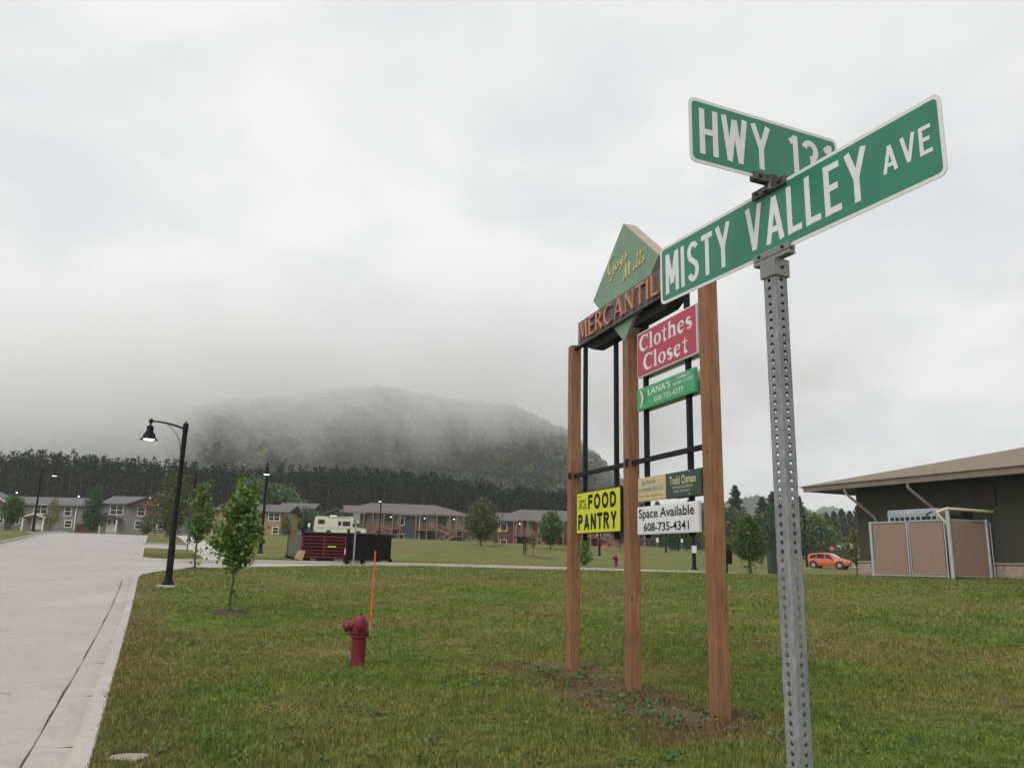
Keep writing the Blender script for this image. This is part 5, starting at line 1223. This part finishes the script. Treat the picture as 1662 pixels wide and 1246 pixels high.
hv = thing('rooftop_unit', 'pale metal air handling unit showing above the tan fence', 'ventilation unit', bc, brz); g_ = lz(4.5, -1.6)
b = MB().box(3.45, 5.75, -2.15, -1.0, g_, g_+2.62); b.build('housing', M_HVAC, hv, bevel=.03)
b = MB().box(3.43, 5.77, -2.17, -.98, g_+2.40, g_+2.45); b.build('seam_band', M_HVAC, hv)
for k in range(9): MB().box(3.6+k*.24, 3.74+k*.24, -2.18, -2.152, g_+2.18, g_+2.32).build('louvre', M_DARKMETAL, hv)
b = MB(); b.tube([(5.2, -2.19, g_+2.2), (5.3, -2.19, g_+2.42), (5.55, -2.19, g_+2.5)], .02, 6); b.build('hose', M_DARKMETAL, hv)
b = MB(); b.lathe([(.34, 5.77), (.34, 6.35)], 16, (0, -1.3, g_+2.38), 'x'); b.build('duct', M_DARKMETAL, hv, smooth=True)

# ================================================================ ORANGE CAR
M_CAR = M('orange_paint', (.62, .115, .045), .28, .05, 3, 0, 0, (1, 1, 1), .6); M_TYRE = M('tyre', (.018, .018, .018), .85); M_RIM = M('alloy_rim', (.40, .41, .42), .35, .1, 10, 0, .6)
M_CARGLASS = M('car_glass', (.020, .021, .025), .15, .2, 2, 0, 0, (1, 1, 1), .2); M_SCREENG = M('windscreen', (.33, .38, .40), .08, .1, 2, 0, 0, (1, 1, 1), .8); M_PLASTIC = M('dark_plastic', (.016, .016, .018), .6)
car = thing('parked_car', 'orange crossover hatchback parked nose right beyond the lawn', 'car', ground(1346, 85, .02), radians(-40))
ST = [(-2.22, .60, .90, .98, .70, .60), (-2.12, .42, .95, 1.18, .83, .66), (-1.80, .28, 1.0, 1.50, .88, .62), (-1.2, .24, 1.0, 1.59, .89, .62), (-.3, .24, .98, 1.61, .89, .62), (.28, .24, .96, 1.56, .89, .62), (1.02, .24, .95, 1.08, .89, .74), (1.5, .26, .91, .99, .88, .72), (2.0, .32, .80, .88, .84, .66), (2.22, .42, .60, .68, .70, .55)]
V, F = [], []; n_ = 15
for (x, zb_, zt_, zp, w, wt) in ST:
    half = [(0, zb_), (w*.9, zb_), (w, zb_+.14), (w, (zb_+zt_)/2), (w*.97, zt_), (wt, zp-.06), (wt*.8, zp), (0, zp+.015)]
    ring = half + [(-y, z) for y, z in half[-2:0:-1]]; n_ = len(ring); V += [(x, y, z) for y, z in ring]
for i in range(len(ST)-1): F += [(i*n_+k, i*n_+(k+1) % n_, (i+1)*n_+(k+1) % n_, (i+1)*n_+k) for k in range(n_)]
F += [tuple(range(n_)), tuple(range((len(ST)-1)*n_, len(ST)*n_))]
MB().add(V, F).build('body', M_CAR, car, smooth=True)
def side_pt(x, f, s, out=.012):          # point on the greenhouse side at station x, fraction f from belt to roof
    xs = [q[0] for q in ST]; zt_ = np.interp(x, xs, [q[2] for q in ST]); zp = np.interp(x, xs, [q[3] for q in ST])-.06; w = np.interp(x, xs, [q[4]*.97 for q in ST]); wt = np.interp(x, xs, [q[5] for q in ST])
    return (x, s*(w + (wt-w)*f + out), zt_ + (zp-zt_)*f)
for s in (-1, 1):
    for pl in ([(-1.75, .12), (-1.62, .82), (-1.12, .9), (-1.02, .08)], [(-.96, .08), (-1.05, .9), (-.22, .9), (-.14, .08)], [(-.08, .08), (-.15, .9), (.22, .88), (.78, .12)]):
        MB().add([side_pt(x, f, s) for x, f in pl], [(0, 1, 2, 3)]).build('side_window', M_CARGLASS, car)
    MB().cbox((.62, s*1.0, 1.02), (.18, .18, .14)).build('mirror', M_PLASTIC, car, bevel=.03)
    MB().add([(1.86, s*.84, .74), (2.08, s*.68, .70), (2.04, s*.67, .84), (1.80, s*.82, .88)], [(0, 1, 2, 3)]).build('headlight', M_RIM, car)
    MB().add([(-2.10, s*.85, .80), (-2.22, s*.70, .80), (-2.17, s*.70, 1.0), (-2.02, s*.86, 1.0)], [(0, 1, 2, 3)]).build('tail_light', M_HYD, car)
    for x in (-1.32, 1.34):
        MB().lathe([(.43, s*.80), (.43, s*.905)], 20, (x, 0, .36), 'y').build('wheel_arch', M_PLASTIC, car)
        wh = MB().lathe([(.20, s*.70), (.335, s*.72), (.345, s*.80), (.335, s*.915), (.22, s*.925)], 20, (x, 0, .345), 'y').build('wheel', M_TYRE, car, smooth=True)
        MB().lathe([(.02, s*.93), (.21, s*.928), (.215, s*.915)], 14, (x, 0, .345), 'y').build('rim', M_RIM, wh, smooth=True)
    MB().box(-1.7, .2, s*.50-.02, s*.50+.02, 1.66, 1.69).build('roof_rail', M_PLASTIC, car)
MB().add([(.34, -.58, 1.545), (.34, .58, 1.545), (1.03, .72, 1.105), (1.03, -.72, 1.105)], [(0, 1, 2, 3)]).build('windscreen', M_SCREENG, car)
MB().add([(-1.86, -.58, 1.48), (-1.86, .58, 1.48), (-2.14, .64, 1.14), (-2.14, -.64, 1.14)], [(0, 1, 2, 3)]).build('rear_window', M_CARGLASS, car)
MB().cbox((2.16, 0, .58), (.16, .80, .15)).build('grille', M_PLASTIC, car, bevel=.02); MB().cbox((2.13, 0, .36), (.26, 1.36, .16)).build('bumper', M_PLASTIC, car, bevel=.03); MB().cbox((2.275, 0, .46), (.01, .32, .15)).build('number_plate', M_PWHITE, car)

# ================================================================ CAMPER
M_RV = M('camper_cream', (.60, .58, .47), .5, .06, 2); M_STRIPE = M('camper_stripe', (.33, .30, .38), .5)
rv = thing('camper_van', 'cream camper van parked in front of the dark apartment block', 'camper', ground(552, 124), radians(2))
prof = [(-3.85, .62), (-3.95, 1.2), (-3.78, 2.75), (-3.6, 2.92), (1.75, 2.95), (2.35, 2.72), (2.75, 2.28), (2.62, 2.02), (1.95, 1.98), (2.45, 1.42), (3.75, 1.22), (3.92, .95), (3.88, .55), (-2.9, .5)]
MB().prism(prof, -1.12, 1.12, lambda u, v, w: (u, w, v)).build('body', M_RV, rv, bevel=.06)
def rvw(x0, x1, z0, z1):
    o = MB().box(x0-.06, x1+.06, -1.15, -1.121, z0-.06, z1+.06).build('window', M_PLASTIC, rv); MB().box(x0, x1, -1.165, -1.151, z0, z1).build('pane', M_GLASS, o)
rvw(-3.25, -2.35, 1.85, 2.4); rvw(-.18, .18, 1.65, 2.2); rvw(.5, 1.55, 1.62, 2.2); rvw(2.02, 2.35, 1.5, 1.9) ; rvw(2.2, 2.42, 2.2, 2.5)
for z in (1.30, 1.12): MB().box(-3.6, 3.5, -1.132, -1.1215, z-.03, z+.03).build('stripe', M_STRIPE, rv)
MB().cbox((-1.2, 0, 3.06), (1.0, .8, .22)).build('roof_air_conditioner', M_TRIM, rv, bevel=.06); MB().box(-2.0, 1.5, -1.16, -1.121, 2.78, 2.86).build('awning', M_PLASTIC, rv)
for x in (-1.6, 2.9):
    for s in (-1, 1):
        MB().lathe([(.42, s*1.0), (.42, s*1.128)], 16, (x, 0, .52), 'y').build('wheel_arch', M_PLASTIC, rv)
        wh = MB().lathe([(.2, s*.95), (.36, s*.96), (.36, s*1.13), (.22, s*1.14)], 16, (x, 0, .36), 'y').build('wheel', M_TYRE, rv); MB().lathe([(.02, s*1.15), (.2, s*1.145)], 10, (x, 0, .36), 'y').build('rim', M_TRIM, wh)
MB().box(-4.12, -3.9, -.5, .5, .8, 1.6).build('spare_rack', M_PLASTIC, rv)

# ================================================================ FARM PANELS AND GATES BY THE STREET
M_OLDSTEEL = M('old_dark_boards', (.010, .008, .008), .85, .4, 5, .2, spec=.1); M_GREYSLAT = M('weathered_boards', (.095, .090, .082), .8, .25, 5, .2); M_GATE = M('gate_red', (.26, .020, .028), .6, .2, 6, spec=.2); M_PLY = M('plywood', (.32, .20, .12), .8, .15, 4)
def windbreak(label, pa, pb, Ya, Yb, hgt, mat, nb_, gap=.08, low=.10):
    a = ground(pa, Ya); c = ground(pb, Yb); L = (Vector((c.x, c.y, 0)) - Vector((a.x, a.y, 0))).length; rz = atan2(c.y-a.y, c.x-a.x)
    r = thing('windbreak_panel', label, 'panel', a, rz, 'windbreak panels'); dz = c.z - a.z; bh = (hgt-low)/nb_
    def zz(x): return dz*x/L
    for k in range(nb_):
        z = low + bh*(k+.5); MB().beam((.04, 0, z), (L-.04, 0, z+dz), .04, bh*(1-gap)).build('board', mat, r)
    for x in (.05, L*.35, L*.7, L-.05):
        MB().box(x-.045, x+.045, .03, .12, zz(x)-.1, zz(x)+hgt+.03).build('upright', M_OLDSTEEL, r); MB().box(x-.04, x+.04, -.22, .30, zz(x)-.02, zz(x)+.05).build('skid', M_OLDSTEEL, r)
        MB().box(x-.05, x+.05, -.10, -.02, zz(x)-.05, zz(x)+low+.1).build('leg', M_OLDSTEEL, r)
    MB().beam((0, 0, hgt+.02), (L, 0, hgt+.02+dz), .09, .035).build('top_rail', M_GREYSLAT, r)
    MB().box(-.03, .06, -.05, .05, -.05, hgt+.22).build('corner_post', M_OLDSTEEL, r); return r
windbreak('solid dark windbreak panel standing right of the grey sign post', 562, 634, 40.6, 42.6, 1.42, M_OLDSTEEL, 7, .004)
windbreak('dark windbreak panel behind the red farm gates', 487, 560, 42.4, 42.9, 1.44, M_OLDSTEEL, 7, .01)
windbreak('grey slatted windbreak panel standing edge-on at the left of the red gates', 466, 487, 47.5, 42.2, 1.30, M_GREYSLAT, 8, .12)
def gate(label, pa, pb, Ya, Yb, z0):
    a = ground(pa, Ya); c = ground(pb, Yb); L = (Vector((c.x, c.y, 0)) - Vector((a.x, a.y, 0))).length
    r = thing('farm_gate', label, 'gate', a, atan2(c.y-a.y, c.x-a.x), 'red tube gates'); hh_ = 1.02
    fr = arc(.12, z0+hh_-.12, .12, .12, 180, 90, 4) + arc(L-.12, z0+hh_-.12, .12, .12, 90, 0, 4) + arc(L-.12, z0+.12, .12, .12, 0, -90, 4) + arc(.12, z0+.12, .12, .12, 270, 180, 4)
    MB().tube([(x, 0, z) for x, z in fr + fr[:1]], .024, 7).build('frame', M_GATE, r, smooth=True)
    for k in range(1, 6): MB().tube([(0, 0, z0+hh_*k/6+.01*(k % 2)), (L, 0, z0+hh_*k/6)], .015, 6).build('rail', M_GATE, r)
    for x in (L*.5,): MB().box(x-.02, x+.02, -.028, -.019, z0, z0+hh_).build('brace', M_GATE, r)
    return r
ga = gate('front red tube gate with a yellow tag, leaning on the dark panel', 488, 559, 41.0, 41.4, .20)
b = MB().box(1.28, 1.70, -.05, -.028, .70, .77); b.build('tag', M('gate_tag', (.75, .50, .05), .6), ga); MB().box(2.13, 2.19, -.04, -.026, .38, .66).build('latch', M_TRIM, ga)
gate('second red tube gate stacked right behind the front one', 489, 560, 41.35, 41.75, .20)
pb_ = ground(477, 40.6); ply = tag(MB().add([(0, 0, .12), (.40, .05, .02), (.46, .32, .50), (.10, .30, .52), (0, .03, .12), (.40, .08, .02), (.46, .35, .50), (.10, .33, .52)], [(0, 1, 2, 3), (7, 6, 5, 4), (0, 4, 5, 1), (1, 5, 6, 2), (2, 6, 7, 3), (3, 7, 4, 0)]).build('plywood_sheet', M_PLY), 'tilted brown plywood sheet beside the red gates', 'board'); ply.location = pb_
for px, w, lab in ((495, .45, 'left dark timber block under the red gates'), (527, .9, 'longer dark timber block under the red gates')):
    q = tag(MB().cbox((0, 0, .07), (w, .22, .22)).build('timber_block', M_OLDSTEEL, None, bevel=.02), lab, 'timber'); q.location = ground(px, 41.2)

# ================================================================ SIGNS AND SMALL THINGS
def sign_post(name, label, cat, px, Yd, h, pw, plates, mat=None, rz=0.0, group=None):
    r = thing(name, label, cat, ground(px, Yd), rz, group)
    MB().box(-pw/2, pw/2, -pw/2, pw/2, -.2, h).build('post', mat or M_GALV, r)
    for (x0, x1, z0, z1, pm) in plates: MB().prism(rrect(x0, x1, z0, z1, .03, 3), -pw/2-.012, -pw/2-.002, lambda u, v, w: (u, w, v)).build('sign_plate', pm, r)
    return r
sign_post('traffic_sign', 'grey sign back on a metal post in front of the dark windbreak panel', 'sign', 573.5, 40.2, 2.42, .07, [(-.14, .20, 2.06, 2.42, M_GALV)])
ss = thing('stop_sign', 'small red stop sign on a post beyond the orange car', 'stop sign', ground(1351.5, 132), radians(-20))
MB().box(-.03, .03, -.03, .03, -.2, 2.1).build('post', M_GALV, ss); pl = MB().prism([(.40*cos(radians(22.5+45*k)), 2.3+.40*sin(radians(22.5+45*k))) for k in range(8)], -.05, -.034, lambda u, v, w: (u, w, v)).build('sign_plate', M('stop_red', (.50, .03, .05), .5), ss)
word_mesh('lettering', M_PWHITE, pl, [('STOP', -.26, .26, 2.19, 2.41, .02)], lambda u, v, w: (u, -.052 - w, v))
sign_post('street_sign', 'far green street name sign seen below the white panel', 'street sign', 1046.5, 105, 2.7, .08, [(-.35, .5, 2.45, 2.72, M_SGREEN)])
sign_post('notice_sign', 'left of two small white signs far behind under the white panel', 'sign', 1067, 105, 1.75, .08, [(-.18, .18, 1.2, 1.75, M_PWHITE)])
sign_post('notice_sign', 'right of two small white signs far behind under the white panel', 'sign', 1107, 108, 1.75, .08, [(-.16, .16, 1.3, 1.75, M_PWHITE)])
sign_post('warning_sign', 'small orange sign at the corner of the burgundy apartment block', 'sign', 809, 118, 2.2, .08, [(-.2, .25, 1.65, 2.2, M('sign_orange', (.62, .33, .03), .6))])
sign_post('notice_sign', 'small white sign left of the camper', 'sign', 500.5, 122, 1.9, .08, [(-.18, .18, 1.3, 1.9, M_PWHITE)])
sign_post('street_sign', 'green street name sign among the trees behind the tall lamp', 'street sign', 303, 44, 3.0, .06, [(-.36, .30, 2.55, 2.8, M_SGREEN), (-.2, .16, 2.82, 3.02, M_SGREEN)])
ub = thing('utility_cabinet', 'dark green utility cabinet just left of the street sign post', 'cabinet', ground(1259, 45.5), radians(8))
MB().box(-.36, .36, -.25, .25, -.05, 1.36).build('housing', M('cabinet_green', (.030, .050, .040), .6), ub, bevel=.02); MB().box(-.38, .38, -.27, .27, 1.361, 1.40).build('lid', M_PDARK, ub); MB().box(-.02, .22, -.27, -.252, .82, .98).build('label_plate', M_PWHITE, ub)
mbx = thing('black_mailbox', 'black box on a post peeking out right of the right sign post', 'mailbox', ground(1179.5, 40.0), 0)
MB().box(-.26, .26, -.16, .16, .44, 1.12).build('box', M_LAMPBLACK, mbx, bevel=.03); MB().box(-.05, .05, -.05, .05, -.1, .44).build('post', M_LAMPBLACK, mbx); MB().box(-.2, .2, -.18, -.162, .80, .84).build('slot', M_DARKMETAL, mbx)
mb2 = thing('black_mailbox', 'black box on a post among the saplings on the lawn slope', 'mailbox', ground(850, 73), 0)
MB().box(-.42, .36, -.2, .2, 1.02, 1.48).build('box', M_LAMPBLACK, mb2, bevel=.05); MB().box(-.05, .05, -.05, .05, -.1, 1.02).build('post', M_LAMPBLACK, mb2); MB().box(-.40, -.30, -.1, .1, 1.5, 1.66).build('handle', M_LAMPBLACK, mb2)
for px, lab in ((978, 'left orange traffic cone far away under the yellow panel'), (983, 'right orange traffic cone far away under the yellow panel')):
    c = thing('traffic_cone', lab, 'cone', ground(px, 112), 0, 'orange cones'); MB().box(-.2, .2, -.2, .2, 0, .05).build('base', M_ORANGE, c); MB().lathe([(.13, .05), (.03, .55)], 12).build('cone', M_ORANGE, c, smooth=True)
wb = thing('white_building', 'far white roofed building behind the yellow green tree', 'building', ground(1388, 190), 0)
MB().box(-2.6, 2.6, 0, 4, -1, 2.6).build('wall', S_SAGE, wb); MB().prism([(-2.9, 2.5), (-1.6, 3.9), (1.6, 3.9), (2.9, 2.5)], -.5, 4.5, lambda u, v, w: (u, w, v)).build('roof', M_TRIM, wb)
for k, (px, Yd) in enumerate(((1374, 100), )):
    kb = tag(MB().cbox((0, 0, .15), (2.0, .5, .5)).build('concrete_block', M_WALK, None, bevel=.03), 'pale concrete block on the grass right of the orange car', 'block'); kb.location = ground(1381, 100)

# ================================================================ HAZE AND HILL MIST
def volume_box(name, x0, x1, y0, y1, z0, z1, mat):
    o = MB().box(x0, x1, y0, y1, z0, z1).build(name, None); o.data.materials.clear(); o.data.materials.append(mat); tag(o, kind='stuff'); return o
mt = bpy.data.materials.new('haze_air'); mt.use_nodes = True; t = mt.node_tree; t.nodes.clear()
vo = t.nodes.new('ShaderNodeVolumePrincipled'); vo.inputs['Color'].default_value = (.93, .95, .96, 1); vo.inputs['Density'].default_value = .00031; vo.inputs['Anisotropy'].default_value = .0
ou = t.nodes.new('ShaderNodeOutputMaterial'); t.links.new(vo.outputs[0], ou.inputs['Volume'])
volume_box('haze', -6600, 7000, -70, 4200, -2, 190, mt)
mt = bpy.data.materials.new('low_cloud'); mt.use_nodes = True; t = mt.node_tree; t.nodes.clear()
vo = t.nodes.new('ShaderNodeVolumePrincipled'); vo.inputs['Color'].default_value = (1.0, 1.0, 1.0, 1)
ou = t.nodes.new('ShaderNodeOutputMaterial'); t.links.new(vo.outputs[0], ou.inputs['Volume'])
tc = t.nodes.new('ShaderNodeTexCoord'); P_ = tc.outputs['Object']
sp = t.nodes.new('ShaderNodeSeparateXYZ'); t.links.new(P_, sp.inputs[0])
mp = t.nodes.new('ShaderNodeMapping'); mp.inputs['Scale'].default_value = (.015, .008, .012); mp.inputs['Rotation'].default_value = (0, radians(18), 0); t.links.new(P_, mp.inputs['Vector'])
n1 = noise(t, 1.0, 5, .68, mp.outputs[0], .7)
# cloud base rises from left to right; wisps hang below it
base = mth(t, 'ADD', 52, mth(t, 'MULTIPLY', sp.outputs[0], .23))
hgt_ = mth(t, 'DIVIDE', mth(t, 'SUBTRACT', sp.outputs[2], base), 70)
lump = mth(t, 'MULTIPLY', mth(t, 'SUBTRACT', n1.outputs['Fac'], .5), 4.6)
den = mth(t, 'ADD', hgt_, lump, None); den = mth(t, 'MAXIMUM', den, 0.0); den = mth(t, 'MINIMUM', den, 1.6)
fade = mth(t, 'DIVIDE', mth(t, 'SUBTRACT', 175, sp.outputs[2]), 70, None, True)
den = mth(t, 'MULTIPLY', mth(t, 'MULTIPLY', den, fade), .0095)
t.links.new(den, vo.inputs['Density'])
volume_box('low_cloud', -900, 330, 390, 860, 20, 194, mt)
